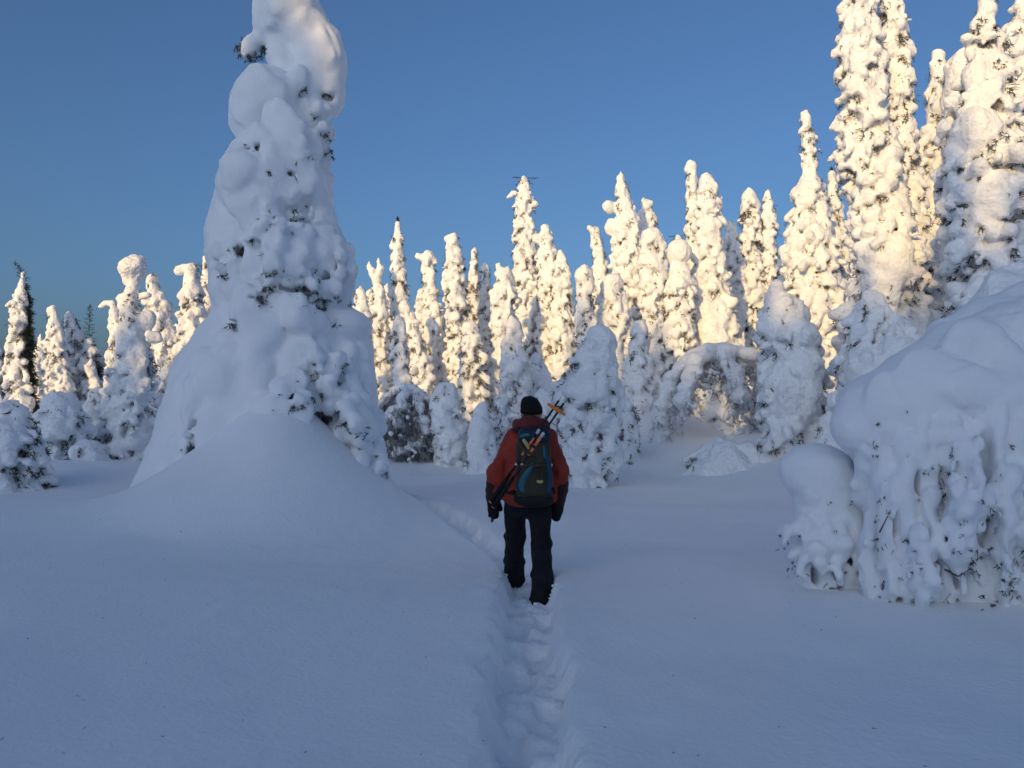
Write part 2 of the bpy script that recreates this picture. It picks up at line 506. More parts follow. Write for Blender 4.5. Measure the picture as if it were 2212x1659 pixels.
    root = thing(name, label, cat, (bx, by, gz), group)
    obj("snow_cover", mesh_from("snow_cover", V, Q), M_SNOW, root)
    tz = np.linspace(z[0] - 0.15, zt - 0.1, 8)
    V, Q = tube([(fx(t), fy(t), t) for t in tz], np.linspace(min(.16, rm * .3), .02, 8), 6)
    obj("trunk", mesh_from("trunk", V, Q), M_BARK, root)
    if bare_tip:                                           # a bare leader with short twigs
        p0 = np.array([fx(zt), fy(zt), zt - .1]); L, lean = bare_tip
        for i in range(int(18 * L) + 6):
            t = i / (18 * L + 6); ph = i * 2.4
            o = p0 + np.array([lean * t * t * L, 0, t * L])
            bare.append((o, np.array([math.cos(ph), math.sin(ph), 0.25]), (0.30 * (1 - t) + .05) * min(1, L)))
        for t in np.linspace(0, .9, 6):
            bare.append((p0 + np.array([lean * t * t * L, 0, t * L]), np.array([lean * t, 0, 1.0]), L * .22))
    if antlers:
        p0 = np.array([fx(zt), fy(zt), zt + .02])
        for sx, L, up in ((1, .55, .02), (-1, .42, .05), (1, .3, -.25), (-1, .3, -.3)):
            for j in range(4):
                bare.append((p0 + np.array([sx * L * j / 4, rng.normal() * .03, up * j / 4]), np.array([sx, rng.normal() * .3, up]), L / 3))
    if tw:
        o = obj("foliage", needle_mesh("foliage", tw, rng, 6 if d > 16 else 9, .09, .022), M_FROST if frost else (needle or M_NEEDLE), root); o["kind"] = "stuff"
    if bare:
        o = obj("bare_foliage", needle_mesh("bare_foliage", bare, rng, 12, .09, .02), M_NEEDLE_DARK, root); o["kind"] = "stuff"
    return root

G_BACK = "sunlit snow-laden spruces in the background"
BACK = [
 # ---- left of the big tree
 dict(label="snow-laden spruce at the left edge leaning left with dark bare needles down its right side", d=30, prof=[(602,44,56),(650,25,68),(750,15,74),(850,12,80),(950,16,86)], bare_tip=(.75,-.5), bare_side=.85, dark=.35),
 dict(label="dark snowy spruce half cut off by the left edge of the photo", d=31, prof=[(760,-8,6),(830,-18,10),(950,-22,14)], dark=.6, bare_side=.4),
 dict(label="narrow spruce whose snowy tip bends left, second spruce in from the left edge", d=30, prof=[(662,106,122),(700,106,136),(780,100,152),(860,105,162),(940,105,165)], dark=.3, extra=[(108,668,9,8)]),
 dict(label="short snowy spruce close behind the bent-tip spruce near the left edge", d=32, prof=[(680,142,162),(740,143,188),(830,148,196),(920,148,200)], dark=.5, bare_side=.35),
 dict(label="spruce with a bare dark pointed leader like a small fir, left background", d=31, prof=[(735,186,204),(790,174,222),(850,170,232),(930,170,232)], bare_tip=(1.5,0), dark=.55, bare_side=.35),
 dict(label="thin snowy arch-topped spruce right of the bare-leader spruce", d=33, prof=[(765,206,234),(830,200,242),(920,195,245)], dark=.55),
 dict(label="small spruce with a hooked snowy tip curling left, left of the snow-ball tree", d=29, prof=[(668,238,258),(720,236,268),(800,228,272),(900,228,272)], dark=.35, extra=[(226,655,10,6),(240,656,10,7),(219,662,6,6)]),
 dict(label="snowy spruce just right of the snow-ball tree", d=27, prof=[(596,318,338),(650,318,362),(720,326,382),(800,338,386),(900,338,386)], dark=.35),
 dict(label="stout snowy spruce with a left-hooked top beside the big shaded tree", d=26, prof=[(572,402,428),(620,392,440),(690,384,446),(760,384,442),(850,384,440)], dark=.35, extra=[(388,585,12,9),(400,578,12,9)]),
 dict(label="spruce with two small lit snowy arms peeping out behind the big shaded tree", d=28, prof=[(556,440,452),(600,436,462),(700,430,480),(850,425,485)], dark=.3, extra=[(470,572,14,9),(455,585,10,8)]),
 # ---- between the big tree and the hiker
 dict(label="small hook-topped lit spruce touching the right side of the big shaded tree", d=28, prof=[(628,768,786),(670,766,800),(740,775,806),(850,775,812)], dark=.3),
 dict(label="slim spruce with two thin snowy tips leaning left, right of the big tree", d=30, prof=[(600,803,826),(650,806,838),(740,808,842),(850,808,848)], dark=.4, extra=[(798,575,5,14),(805,590,8,14),(818,566,6,14),(822,585,7,16)]),
 dict(label="tall pointed spruce left of the hiker with a slender snowy spire", d=31, prof=[(478,855,863),(520,845,872),(600,844,878),(660,846,886),(740,860,900),(860,862,905)], bare_tip=(.25,0), dark=.25, bare_side=.12),
 dict(label="broad snowy spruce leaning against the foot of the tall pointed spire", d=29, prof=[(655,862,884),(700,872,908),(780,880,935),(880,884,940)], dark=.15, pillows=8),
 dict(label="shaded grey-blue snowy column at the foot of the tall pointed spire", d=24, prof=[(690,852,874),(760,846,884),(850,850,896),(930,850,896)], dark=.3),
 dict(label="spruce with a blunt snowy top hooked to the left, between spire and antler spruce", d=31, prof=[(548,908,938),(600,912,944),(700,914,958),(830,914,976),(900,914,976)], dark=.3, extra=[(907,553,10,8)]),
 dict(label="spruce with a rounded left-drooping tip and dark bare twigs on the right of its top", d=30, prof=[(516,966,988),(560,960,1004),(650,958,1010),(800,960,1018),(900,960,1018)], dark=.35, extra=[(968,516,9,8),(978,510,9,7)], bare_side=.3),
 dict(label="thin spire rising behind the lit cluster left of the antler spruce", d=33, prof=[(538,1020,1030),(580,1012,1036),(640,1006,1042),(750,1002,1050),(880,1000,1056)], dark=.35),
 dict(label="small snowy spruce with a bobble tip left of the dome-topped spruce", d=32, prof=[(576,1040,1054),(620,1036,1064),(720,1030,1068),(880,1026,1068)], dark=.4),
 dict(label="brownish thinly covered spruce low in the cluster left of the hiker", d=27, prof=[(700,1000,1030),(760,992,1046),(830,990,1056),(930,990,1060)], dark=.75),
 dict(label="dome-topped broad snowy spruce up left of the hiker's head", d=28, prof=[(586,1075,1108),(640,1062,1116),(740,1056,1120),(860,1050,1118),(950,1050,1118)], dark=.15, pillows=8),
 dict(label="tallest central spruce with dark antler-like bare twigs on its tip, above the hiker", d=31, prof=[(386,1122,1142),(430,1112,1150),(480,1108,1156),(560,1106,1160),(660,1108,1170),(780,1110,1184),(900,1108,1190)], dark=.3, extra=[(1102,424,9,5),(1110,418,9,6),(1156,440,8,9)], antlers=True),
 dict(label="snowy spruce with a nodding rounded tip just right of the antler spruce", d=30, prof=[(490,1168,1188),(530,1158,1202),(600,1160,1214),(700,1160,1216),(880,1160,1216)], dark=.25, extra=[(1162,515,12,10)]),
 dict(label="cone-shaped lit spruce up right of the hiker's head", d=29, prof=[(540,1204,1216),(590,1192,1232),(680,1186,1244),(780,1188,1242),(900,1188,1242)], dark=.25),
 dict(label="half-shaded snowy cone right behind the hiker's hat", d=22, prof=[(700,1096,1124),(760,1082,1138),(840,1080,1150),(940,1080,1152)], dark=.15, pillows=8),
 dict(label="second half-shaded snowy spruce behind the hiker, under the antler spruce", d=23, prof=[(770,1145,1170),(820,1135,1190),(880,1130,1196),(960,1130,1196)], dark=.35),
 # ---- right of the hiker
 dict(label="shaded grey column of a spruce with a flat hooked top, right of the hiker", d=25, prof=[(584,1242,1278),(640,1244,1284),(720,1240,1288),(850,1240,1290)], dark=.3),
 dict(label="lit spruce with a thin left-hooked tip beside the shaded grey column", d=30, prof=[(496,1276,1294),(540,1280,1308),(620,1278,1326),(720,1284,1340),(860,1284,1340)], dark=.3, extra=[(1275,492,8,6)]),
 dict(label="tall lit spruce with a snow ball on a left arm and a slim tip", d=29, prof=[(380,1332,1350),(420,1328,1362),(480,1326,1380),(560,1318,1396),(660,1322,1402),(760,1322,1394),(880,1322,1394)], dark=.15, pillows=10, extra=[(1316,448,15,16),(1322,490,16,20)]),
 dict(label="lit spruce with a grey right side and pointed top next to the snow-ball-arm spruce", d=31, prof=[(434,1384,1404),(480,1378,1424),(560,1382,1440),(680,1384,1436),(860,1384,1436)], dark=.3, bare_side=.12),
 dict(label="smooth domed lit spruce low in front of the grey-sided pointed spruce", d=27, prof=[(500,1385,1428),(560,1378,1440),(640,1382,1436),(740,1392,1432),(880,1392,1432)], dark=.12, pillows=8),
 dict(label="broad low lit spruce at the foot of the tall snow-ball-arm spruce", d=26, prof=[(600,1300,1345),(660,1292,1360),(740,1290,1370),(880,1290,1372)], dark=.3, pillows=5),
 dict(label="spruce crowned by one round snow globe, middle of the lit row", d=27, prof=[(575,1446,1488),(620,1438,1498),(700,1432,1500),(780,1432,1490),(900,1430,1486)], dark=.15, pillows=6, extra=[(1466,546,27,29)]),
 dict(label="slim high spruce spire with a twiggy tip, left half of the tall pair", d=30, prof=[(356,1481,1504),(420,1482,1512),(500,1482,1522),(600,1484,1540),(800,1484,1540)], bare_tip=(.2,.1), dark=.3),
 dict(label="rounded-top massive lit spruce, right half of the tall pair", d=28, prof=[(390,1508,1540),(450,1504,1558),(540,1492,1562),(620,1490,1582),(700,1484,1602),(780,1480,1612),(900,1480,1612)], dark=.15, pillows=12, lump=1.1),
 dict(label="little lit spruce with a round bobble tip right of the massive lit spruce", d=31, prof=[(490,1568,1588),(530,1562,1602),(600,1564,1618),(800,1564,1622)], dark=.25, extra=[(1578,490,13,12)]),
 dict(label="shaggy flat-topped lit spruce, left of the two free-standing slim ones", d=31, prof=[(418,1602,1632),(480,1598,1646),(580,1600,1650),(680,1604,1654),(860,1604,1654)], dark=.5),
 dict(label="slim lit spruce with a right-bending tip, right of the two free-standing ones", d=31, prof=[(412,1652,1666),(470,1646,1676),(560,1642,1680),(680,1640,1682),(860,1640,1682)], dark=.45, bare_side=.15),
 dict(label="tall lit spruce with a knobbly column top, left of the giant right spruces", d=26, prof=[(246,1730,1746),(300,1732,1764),(375,1733,1770),(400,1716,1786),(460,1706,1792),(560,1694,1806),(660,1690,1816),(780,1700,1826),(900,1700,1826)], dark=.22, pillows=8),
 dict(label="slender lit spruce with a needle-thin tip hugging the knobbly-topped one", d=27, prof=[(376,1788,1802),(450,1786,1822),(560,1792,1838),(660,1798,1846),(880,1798,1840)], bare_tip=(.3,0), dark=.3),
]
for i, t in enumerate(BACK):
    spruce(group=G_BACK, seed=i + 1, **t)

# ---- giants on the right
RIGHT = [
 dict(label="giant lumpy snow-laden spruce rising out of the top of the photo at the right", d=18, vox=.068, prof=[(-70,1830,1880),(0,1822,1890),(60,1816,1905),(150,1816,1906),(250,1812,1922),(350,1818,1942),(450,1836,1966),(550,1842,1992),(650,1832,2004),(750,1820,2000),(850,1816,1960),(930,1816,1960)], dark=.3, pillows=9, lump=1.0),
 dict(label="narrower snow-laden spruce fused to the right flank of the giant lumpy spruce", d=18.6, vox=.068, prof=[(-40,1898,1936),(40,1902,1954),(130,1908,1968),(250,1920,1976),(350,1935,1990),(480,1940,2010),(700,1940,2030),(900,1940,2030)], dark=.4, lump=.95, pillows=4),
 dict(label="lit spruce with a slim pointed top in the gap between the right giants", d=21, prof=[(115,2008,2032),(200,2000,2042),(262,1998,2044),(300,1984,2080),(400,1986,2076),(520,1990,2070),(800,1990,2080)], dark=.2, pillows=4),
 dict(label="smooth sunlit snow dome on a bowed tree behind the right-hand giant", d=19.5, prof=[(150,2055,2120),(230,2046,2140),(320,2046,2150),(450,2050,2150),(800,2050,2150)], dark=.05, lump=1.3, pillows=6, k=.2, extra=[(2085,165,42,62)]),
 dict(label="half-shaded giant spruce at the right edge with a ragged side arm near its top", d=15, vox=.064, prof=[(-50,2118,2142),(10,2114,2146),(60,2098,2154),(110,2105,2190),(200,2068,2200),(290,2044,2215),(400,2036,2236),(500,2052,2250),(600,2058,2250),(750,2050,2250),(900,2050,2250)], dark=.42, pillows=8, lump=1.0, extra=[(2090,80,14,14),(2070,222,30,18)]),
 dict(label="sunlit snow-capped tree cut off by the upper right edge", d=17, prof=[(-20,2200,2260),(60,2175,2300),(120,2170,2300),(200,2190,2300),(300,2180,2310),(500,2170,2320),(800,2170,2320)], dark=.25, pillows=6, lump=1.0, k=.05),
 dict(label="shaded pointed snow cone with a hunched right shoulder before the lit trees", d=17, vox=.052, prof=[(612,1655,1688),(640,1654,1704),(680,1640,1738),(720,1634,1764),(790,1638,1776),(880,1640,1790),(960,1648,1800),(1040,1648,1770)], dark=.25, pillows=9, k=.08),
 dict(label="tree topped by a perfect snow ball at the left, lit above and shaded below", d=20, vox=.055, prof=[(625,276,296),(660,266,306),(720,264,312),(760,250,330),(820,236,346),(880,226,350),(960,212,344),(1030,222,322)], dark=.3, pillows=7, k=.09, extra=[(287,579,29,30),(288,612,13,24),(262,646,12,10),(314,640,16,10),(265,662,14,14),(275,600,10,20),(318,690,18,22),(335,730,16,12)]),
 dict(label="shaded snow-heavy tree standing right of the hiker's shoulder", d=15.5, vox=.05, prof=[(715,1280,1318),(760,1240,1334),(820,1205,1338),(880,1208,1336),(930,1222,1334),(990,1224,1342),(1040,1230,1300)], dark=.45, pillows=10, k=.08, extra=[(1300,740,30,36),(1225,840,28,22)]),
]
for i, t in enumerate(RIGHT):
    spruce(group="large snow-laden trees around the clearing", seed=60 + i, **t)

# second rank: copies standing further back between the lit trees
SECOND = [r for r in bpy.data.objects if r.get("group") == G_BACK]
rng = np.random.default_rng(4)
for j, (px, top) in enumerate([(826,640),(845,600),(935,610),(998,600),(1030,640),(1085,560),(1150,520),(1185,600),(1226,610),(1262,640),(1300,560),(1362,500),(1400,520),(1440,560),(1478,500),(1530,470),(1556,540),(1590,560),(1640,520),(1692,560),(1712,520),(1770,480),(1830,470),(150,745),(88,760),(262,720),(300,690),(350,640)] + [(int(q), int(t)) for q, t in zip(np.arange(775, 1850, 30), 655 + 45 * np.sin(np.arange(36) * 2.1))]):
    src = SECOND[(j * 7 + 3) % len(SECOND)]
    y = rng.uniform(33.5, 39); p = W(px, top, y); g = hz(p[0], y)
    zs = [v.co.z for v in src.children[1].data.vertices]; hgt = max(zs) + .1
    o = copy_tree(src); o.location = (p[0], y, g - .1)
    k = (p[2] - g) / hgt
    o.scale = (.5 + .5 * k, .5 + .5 * k, k); o.rotation_euler = (0, 0, rng.uniform(-.8, .8))
    o["label"] = "snowy spruce of the second rank, half hidden behind the front row of lit trees"
    o["group"] = "second rank of the lit trees"

# ------------------------------------------------------------------ sculpted near trees
class Sculpt:
    """a near tree modelled lump by lump; lumps are given where the photograph shows them plus their own depth"""
    def __init__(s, label, d, base_px, lo, hi, vox, name="snowy_spruce", group=None, seed=0, cat="tree", ds=1.0):
        s.ds = ds; s.d = d; b = W(base_px[0], base_px[1], d); s.o = np.array([b[0], d, hz(b[0], d)])
        s.root = thing(name, label, cat, s.o, group)
        s.F = Field(lo, hi, vox); s.rng = np.random.default_rng(seed); s.nscale = 1.0; s.tw = []; s.twig = Soup()
    def P(s, x, y, dy=0.0):
        return W(x, y, s.d + dy * s.ds) - s.o
    def S(s, dy=0.0): return (s.d + dy * s.ds) / FPX
    def B(s, x, y, rx, ry, dy=0.0, rd=None, k=0.055, tilt=None):
        q = s.S(dy); s.F.ell(s.P(x, y, dy), (rx * q, (rd if rd else min(rx, ry * 1.3)) * q, ry * q), k, tilt)
    def C(s, pts, k=0.06):
        """pts: (x, y, r, dy)"""
        s.F.chain([s.P(p[0], p[1], p[3]) for p in pts], [p[2] * s.S(p[3]) for p in pts], k)
    def loft(s, rows, deep=.85, dy=0.0, k=.06, step=14):
        """rows (y, x_left, x_right): the body of the tree as a stack of discs"""
        rows = np.array(rows, float)
        for y in np.arange(rows[0, 0], rows[-1, 0] + 1, step):
            a, b = np.interp(y, rows[:, 0], rows[:, 1]), np.interp(y, rows[:, 0], rows[:, 2])
            q = s.S(dy); r = (b - a) / 2
            s.F.ell(s.P((a + b) / 2, y, dy), (r * q, r * q * deep, max(step * 1.6, min(r * .5, 40)) * q), k)
    def relief(s, rows, n, size, k=.05, flat=.55, dark=.15, inset=.12):
        """uneven clumps of snow pressed on the surface"""
        rows = np.array(rows, float)
        for _ in range(n):
            y = s.rng.uniform(rows[0, 0], rows[-1, 0])
            a, b = np.interp(y, rows[:, 0], rows[:, 1]), np.interp(y, rows[:, 0], rows[:, 2])
            x = a + (b - a) * s.rng.uniform(inset, 1 - inset)
            e = s.surf(x, y, default=99)
            if e > 90: continue
            r = s.rng.uniform(*size); q = s.S(e)
            s.F.ell(s.P(x, y, e + r * q * .35 / s.ds), (r * q * s.rng.uniform(.7, 1.2), r * q * flat, r * q * s.rng.uniform(.8, 1.6)), k, s.rng.uniform(-.4, .4))
            if s.rng.random() < dark: s.hollow(x + s.rng.uniform(-.6, .6) * r, y + r * 1.15, r * .32, r * .18, 8, .05)
    def drape(s, x0, y0, x1, y1, r, k=.03):
        """a sagging fold of snow lying on the surface"""
        pts = []
        for t in np.linspace(0, 1, 7):
            x, y = x0 + (x1 - x0) * t + s.rng.normal() * r * .18, y0 + (y1 - y0) * t
            e = s.surf(x, y, default=99)
            if e < 90: pts.append((x, y, r * (.75 + .45 * math.sin(math.pi * t)) * s.rng.uniform(.85, 1.15), e + r * s.S(e) * .35 / s.ds))
        if len(pts) > 2: s.C(pts, k)
    def cut(s, x, y, rx, ry, dy, rd=None, k=0.06):
        q = s.S(dy); s.F.cut_ell(s.P(x, y, dy), (rx * q, (rd or rx) * q, ry * q), k)
    def needles(s, x, y, dy, n, spread=10, L=None, down=(.3, 1.6), face=None):
        L = L or (.05 * s.nscale, .14 * s.nscale)
        for _ in range(n):
            p = s.P(x + s.rng.normal() * spread, y + s.rng.normal() * spread * .8, dy + s.rng.normal() * .04)
            ph = s.rng.uniform(0, 6.28) if face is None else face + s.rng.normal() * .6
            s.tw.append((p, rnd_dir(s.rng, ph, s.rng.uniform(*down)), s.rng.uniform(*L)))
    def surf(s, x, y, near=-2.8, far=2.5, default=0.0):
        """depth at which the snow surface stands on the line of sight through (x, y)"""
        dy = np.arange(near, far, s.F.h * .5)
        P = np.array([s.P(x, y, e) for e in dy])
        I = np.round((P - s.F.lo) / s.F.h).astype(int)
        ok = np.all((I >= 0) & (I < s.F.n), axis=1)
        f = np.full(len(dy), 1.0); f[ok] = s.F.F[I[ok, 0], I[ok, 1], I[ok, 2]]
        hit = np.nonzero(f < 0)[0]
        return dy[hit[0]] if len(hit) else default
    def hollow(s, x, y, rx, ry, n=24, deep=.12):
        """a ragged pocket under a clump, with needles inside"""
        e = s.surf(x, y, default=99)
        if e > 90: return
        q = s.S(e)
        for j in range(4):
            f = s.rng.uniform(.35, .8); ox, oy = (0, 0) if j == 0 else (s.rng.normal() * rx * .6, s.rng.normal() * ry * .6)
            s.cut(x + ox, y + oy, rx * f * s.rng.uniform(.6, 1.2), ry * f * s.rng.uniform(.7, 1.3), e + .02, max(rx, deep / q) * s.rng.uniform(.6, 1), .03)
        L = (.05 * s.nscale, .14 * s.nscale)
        s.needles(x, y, e + deep * .6, n, rx * .5, L)
        for j in range(2):                                  # lumps hanging over the pocket
            r = rx * s.rng.uniform(.3, .6); s.B(x + s.rng.normal() * rx * .7, y - ry * s.rng.uniform(.5, 1.1), r, r * 1.2, e + .01, r, .02)
    def slit(s, x, y, rx, ry, tilt=0.0, deep=.22, k=.018):
        """a gap between two hanging boughs"""
        e = s.surf(x, y, default=99)
        if e > 90: return
        n = 5
        for j in range(n):
            t = (j / (n - 1) - .5) * 1.5; w = (1 - abs(t) * .8) * s.rng.uniform(.8, 1.15)
            s.cut(x + math.sin(tilt) * ry * t + s.rng.normal() * rx * .12, y + math.cos(tilt) * ry * t, rx * w, ry * .38, e + deep * .3, deep / s.S(e), k)
    def crumbs(s, path, n, width, size, dy, k=0.03, dark=0.5, out=0.0):
        """lumps scattered beside a line of (x, y)"""
        path = np.array(path, float)
        for _ in range(n):
            t = s.rng.uniform(0, len(path) - 1.001); i = int(t); q = path[i] + (path[i + 1] - path[i]) * (t - i)
            x, y = q[0] + s.rng.normal() * width, q[1] + s.rng.normal() * width
            r = s.rng.uniform(*size); e = s.surf(x, y, default=99)
            if e > 90: continue
            e += s.rng.uniform(-.015, .03)
            s.B(x, y, r, r * s.rng.uniform(.9, 1.5), e, r, k)
            if s.rng.random() < dark:
                s.needles(x + s.rng.normal() * r * .5, y + r * 1.1, e + r * s.S() * .3, 5, r * .4)
    def line(s, pts, r=0.006):
        s.twig.tube([s.P(*p) for p in pts], np.linspace(r, r * .35, len(pts)), 4)
    def done(s, rough=((.03, 2.2), (.010, 8.0)), mat=None, nl=.05, nw=.012, nn=10, trunk=None, needle=None):
        for i, (a, f) in enumerate(rough):
            s.F.rough(a, f, 10 + i, off=(s.d, 0, 0))
        V, Q = s.F.surface()
        obj("snow_cover", mesh_from("snow_cover", V, Q), mat or M_SNOW_NEAR, s.root)
        if s.tw:
            o = obj("foliage", needle_mesh("foliage", s.tw, s.rng, nn, nl, nw), needle or M_NEEDLE, s.root); o["kind"] = "stuff"
        if s.twig.n:
            obj("twigs", s.twig.mesh("twigs"), M_BARK, s.root)["kind"] = "stuff"
        if trunk:
            V, Q = tube([s.P(*p) for p in trunk], np.linspace(.16, .04, len(trunk)), 8)
            obj("trunk", mesh_from("trunk", V, Q), M_BARK, s.root)
        return s.root

# ---- the big shaded tree on the left
T = Sculpt("huge snow-buried spruce with stacked domes, in shade, left of the hiker", 10.8, (600, 1120), (-3.0, -2.6, -1.2), (2.5, 2.1, 6.8), 0.045, seed=3, group="large snow-laden trees around the clearing", ds=.86)
B = T.B
UP = [(300, 524, 690), (325, 514, 690), (350, 486, 702), (400, 472, 712), (450, 462, 718), (500, 450, 736), (550, 448, 746), (600, 458, 752), (650, 458, 752), (690, 462, 756)]
LOW = [(700, 458, 770), (740, 425, 800), (800, 388, 802), (870, 366, 812), (950, 346, 822), (1020, 322, 834), (1090, 292, 850), (1180, 262, 870)]
T.loft(UP, .8); T.loft(LOW, .85, .05, .10)
B(608, -70, 62, 70, 0); B(620, 20, 74, 78, 0, 70); B(655, 60, 62, 60, .05); B(575, 40, 30, 50, -.1)
B(690, 120, 58, 84, .1, 56, .08, .25); B(705, 195, 42, 62, .1, 44, .06, .2); B(668, 190, 46, 62, 0)
B(716, 82, 22, 30, .1); B(640, 8, 50, 40, -.2); B(678, 22, 24, 22, .0)
T.C([(600, 70, 30, 0), (604, 120, 27, -.05), (622, 150, 24, -.08)], .08); B(640, 175, 26, 34, -.05)
T.C([(596, 84, 16, .0), (566, 86, 19, -.02), (540, 102, 17, -.05), (531, 116, 10, -.06)], .05); B(553, 90, 17, 15, -.1)
B(575, 222, 76, 84, -.25, 70); B(556, 265, 58, 52, -.25); B(622, 285, 58, 60, -.1); B(520, 230, 26, 60, -.2)
B(672, 262, 40, 60, .0); B(704, 292, 24, 34, .05); B(716, 312, 14, 20, .05); B(690, 330, 26, 40, .05)
B(592, 345, 98, 58, -.30, 92, .05); B(588, 405, 116, 82, -.42, 112, .04, .06); B(704, 388, 16, 16, .0); B(676, 440, 46, 66, .0)
B(484, 512, 40, 56, -.1, 40); B(505, 470, 38, 40, -.25); B(548, 490, 44, 58, -.75, 36); B(600, 530, 50, 70, -.85, 34); B(652, 560, 42, 84, -.75, 34); B(724, 590, 40, 90, -.1, 46); B(700, 540, 36, 110, -.45, 34)
B(500, 625, 52, 46, -.4, 54); B(610, 672, 70, 40, -.95, 40); B(560, 655, 46, 34, -.85, 40); B(660, 700, 50, 40, -.9)
B(735, 706, 68, 40, -.30, 66, .05); B(765, 770, 40, 70, -.1, 52); B(560, 760, 70, 60, -1.0, 34, .1); B(480, 830, 50, 70, -.95, 34, .1); B(640, 800, 40, 70, -1.15, 30, .08)
B(636, 842, 36, 34, -1.25, 30); B(690, 850, 40, 60, -1.0, 30); B(480, 905, 56, 50, -1.15, 44); B(455, 945, 40, 26, -1.15, 40)
B(600, 890, 60, 50, -1.45, 46, .1); B(655, 880, 22, 20, -1.5, 22, .05); B(760, 930, 40, 90, -.7, 40); B(800, 1010, 36, 70, -.5, 40); B(826, 1090, 26, 70, -.5, 40)
for a in ((560, 470, 552, 600, 24), (600, 475, 604, 620, 28), (645, 480, 650, 610, 26), (690, 470, 702, 640, 24), (728, 520, 742, 650, 20), (505, 560, 498, 640, 22), (520, 330, 500, 430, 24), (665, 360, 690, 460, 22),
          (440, 780, 405, 930, 18), (500, 740, 475, 860, 22), (560, 720, 560, 830, 32), (690, 740, 700, 860, 26), (735, 745, 748, 880, 24), (775, 740, 782, 880, 22), (380, 950, 345, 1080, 18), (790, 900, 815, 1040, 20), (560, 640, 540, 700, 26), (640, 650, 650, 710, 26)):
    T.drape(*a)
T.nscale = .6
T.relief(UP, 46, (16, 40), .04, .5, .05)
T.relief(LOW, 50, (18, 46), .06, .42, .03)
T.relief(UP, 50, (6, 14), .03, .7, .05)
T.relief([(165, 540, 620), (230, 505, 640), (300, 515, 640)], 12, (18, 40), .07, .35, .0)
T.relief([(0, 560, 680), (60, 560, 740), (150, 640, 740), (230, 520, 715), (300, 510, 715)], 26, (10, 26), .05, .5, .05)
# hollows and rough places
for (x, y, rx, ry, n) in ((518, 548, 17, 28, 50), (560, 641, 14, 9, 26), (412, 968, 20, 38, 60), (690, 655, 20, 34, 60), (716, 605, 9, 14, 16), (612, 852, 22, 7, 24), (738, 962, 9, 34, 40), (765, 1005, 8, 28, 30), (795, 1050, 9, 36, 40), (700, 905, 9, 20, 30), (545, 322, 14, 6, 14), (632, 345, 10, 9, 14), (585, 480, 30, 5, 24), (640, 470, 24, 5, 18),
                          (655, 192, 10, 8, 14), (700, 205, 14, 8, 24), (712, 300, 6, 14, 14), (720, 700, 10, 10, 20), (770, 835, 10, 14, 30), (740, 862, 10, 14, 30), (500, 700, 9, 14, 12)):
    T.hollow(x, y, rx, ry, int(n * .8))
for (x, y, dy, n) in ((585, 105, -.05, 36), (570, 108, -.05, 24), (530, 112, -.05, 36), (543, 120, -.05, 22), (520, 98, -.05, 14)):
    T.needles(x, y, dy, n, 8)
T.crumbs([(600, 585), (660, 600), (700, 640), (690, 680)], 40, 22, (7, 16), -.78, .02, .5)
T.crumbs([(545, 600), (600, 640), (640, 600)], 22, 16, (5, 11), -.85, .02, .4)
T.crumbs([(690, 800), (740, 850), (760, 920), (790, 990), (815, 1060)], 120, 26, (8, 19), -.55, .02, .55)
T.crumbs([(640, 800), (700, 780), (770, 800)], 30, 18, (7, 15), -.55, .02, .4)
T.crumbs([(660, 225), (700, 240), (712, 300), (700, 340)], 26, 9, (6, 13), -.2, .02, .5)
T.crumbs([(545, 335), (600, 345), (650, 340)], 14, 8, (5, 9), -.85, .02, .3)
T.crumbs([(470, 540), (500, 570), (470, 600)], 18, 12, (6, 12), -.5, .02, .4)
T.crumbs([(590, 858), (640, 862), (680, 885)], 20, 10, (5, 10), -1.05, .02, .4)
T.crumbs([(720, 500), (740, 560), (760, 620)], 26, 12, (8, 16), -.2, .03, .15)
T.crumbs([(600, 460), (600, 560)], 16, 40, (6, 14), -.2, .03, .3)
T.line([(375, 962, -1.15), (395, 955, -1.1), (418, 958, -1.0), (440, 945, -.9)], .010); T.line([(395, 955, -1.1), (408, 944, -1.05)], .006)
T.done(trunk=[(600, 1130, 0), (610, 900, 0), (610, 600, 0), (600, 350, 0), (640, 150, 0), (610, -60, 0)], rough=((.022, 2.6), (.016, 6.0), (.008, 16.0)))

# ---- the bowed tree at the right, a ridge of snow with hanging branches
T = Sculpt("low bowed tree at the right edge, smooth ridge over drooping snowy branches", 5.5, (2080, 1290), (-1.40, -1.35, -0.4), (1.55, 1.2, 2.6), 0.0215, seed=8, name="bowed_snowy_tree", group="large snow-laden trees around the clearing", ds=.77)
B = T.B; T.nscale = .3
T.C([(2420, 712, 120, .25), (2290, 742, 112, .15), (2180, 768, 102, .05), (2080, 790, 92, -.05), (1985, 840, 80, -.1), (1900, 886, 66, -.15), (1856, 916, 56, -.15)], .12)
T.C([(2330, 672, 80, .55), (2230, 684, 74, .55), (2130, 708, 58, .5), (2060, 736, 48, .45), (2030, 716, 26, .40)], .10)
B(2160, 800, 90, 66, -.25, 60); B(2060, 820, 80, 52, -.28, 50); B(1965, 862, 60, 46, -.28, 44); B(1855, 925, 50, 44, -.18, 40); B(1880, 950, 36, 34, -.1)
T.loft([(850, 1836, 2330), (930, 1862, 2340), (1050, 1896, 2350), (1200, 1900, 2350), (1330, 1900, 2350)], .86, .30, .10, 12)
B(2340, 860, 130, 220, .5, 80)
T.loft([(860, 1836, 2060), (930, 1850, 2070), (1050, 1884, 2090), (1200, 1892, 2100), (1330, 1890, 2110)], .86, -.08, .10, 12)
T.loft([(850, 1960, 2250), (950, 1975, 2250), (1100, 1985, 2260), (1330, 1985, 2270)], .86, -.12, .10, 12)
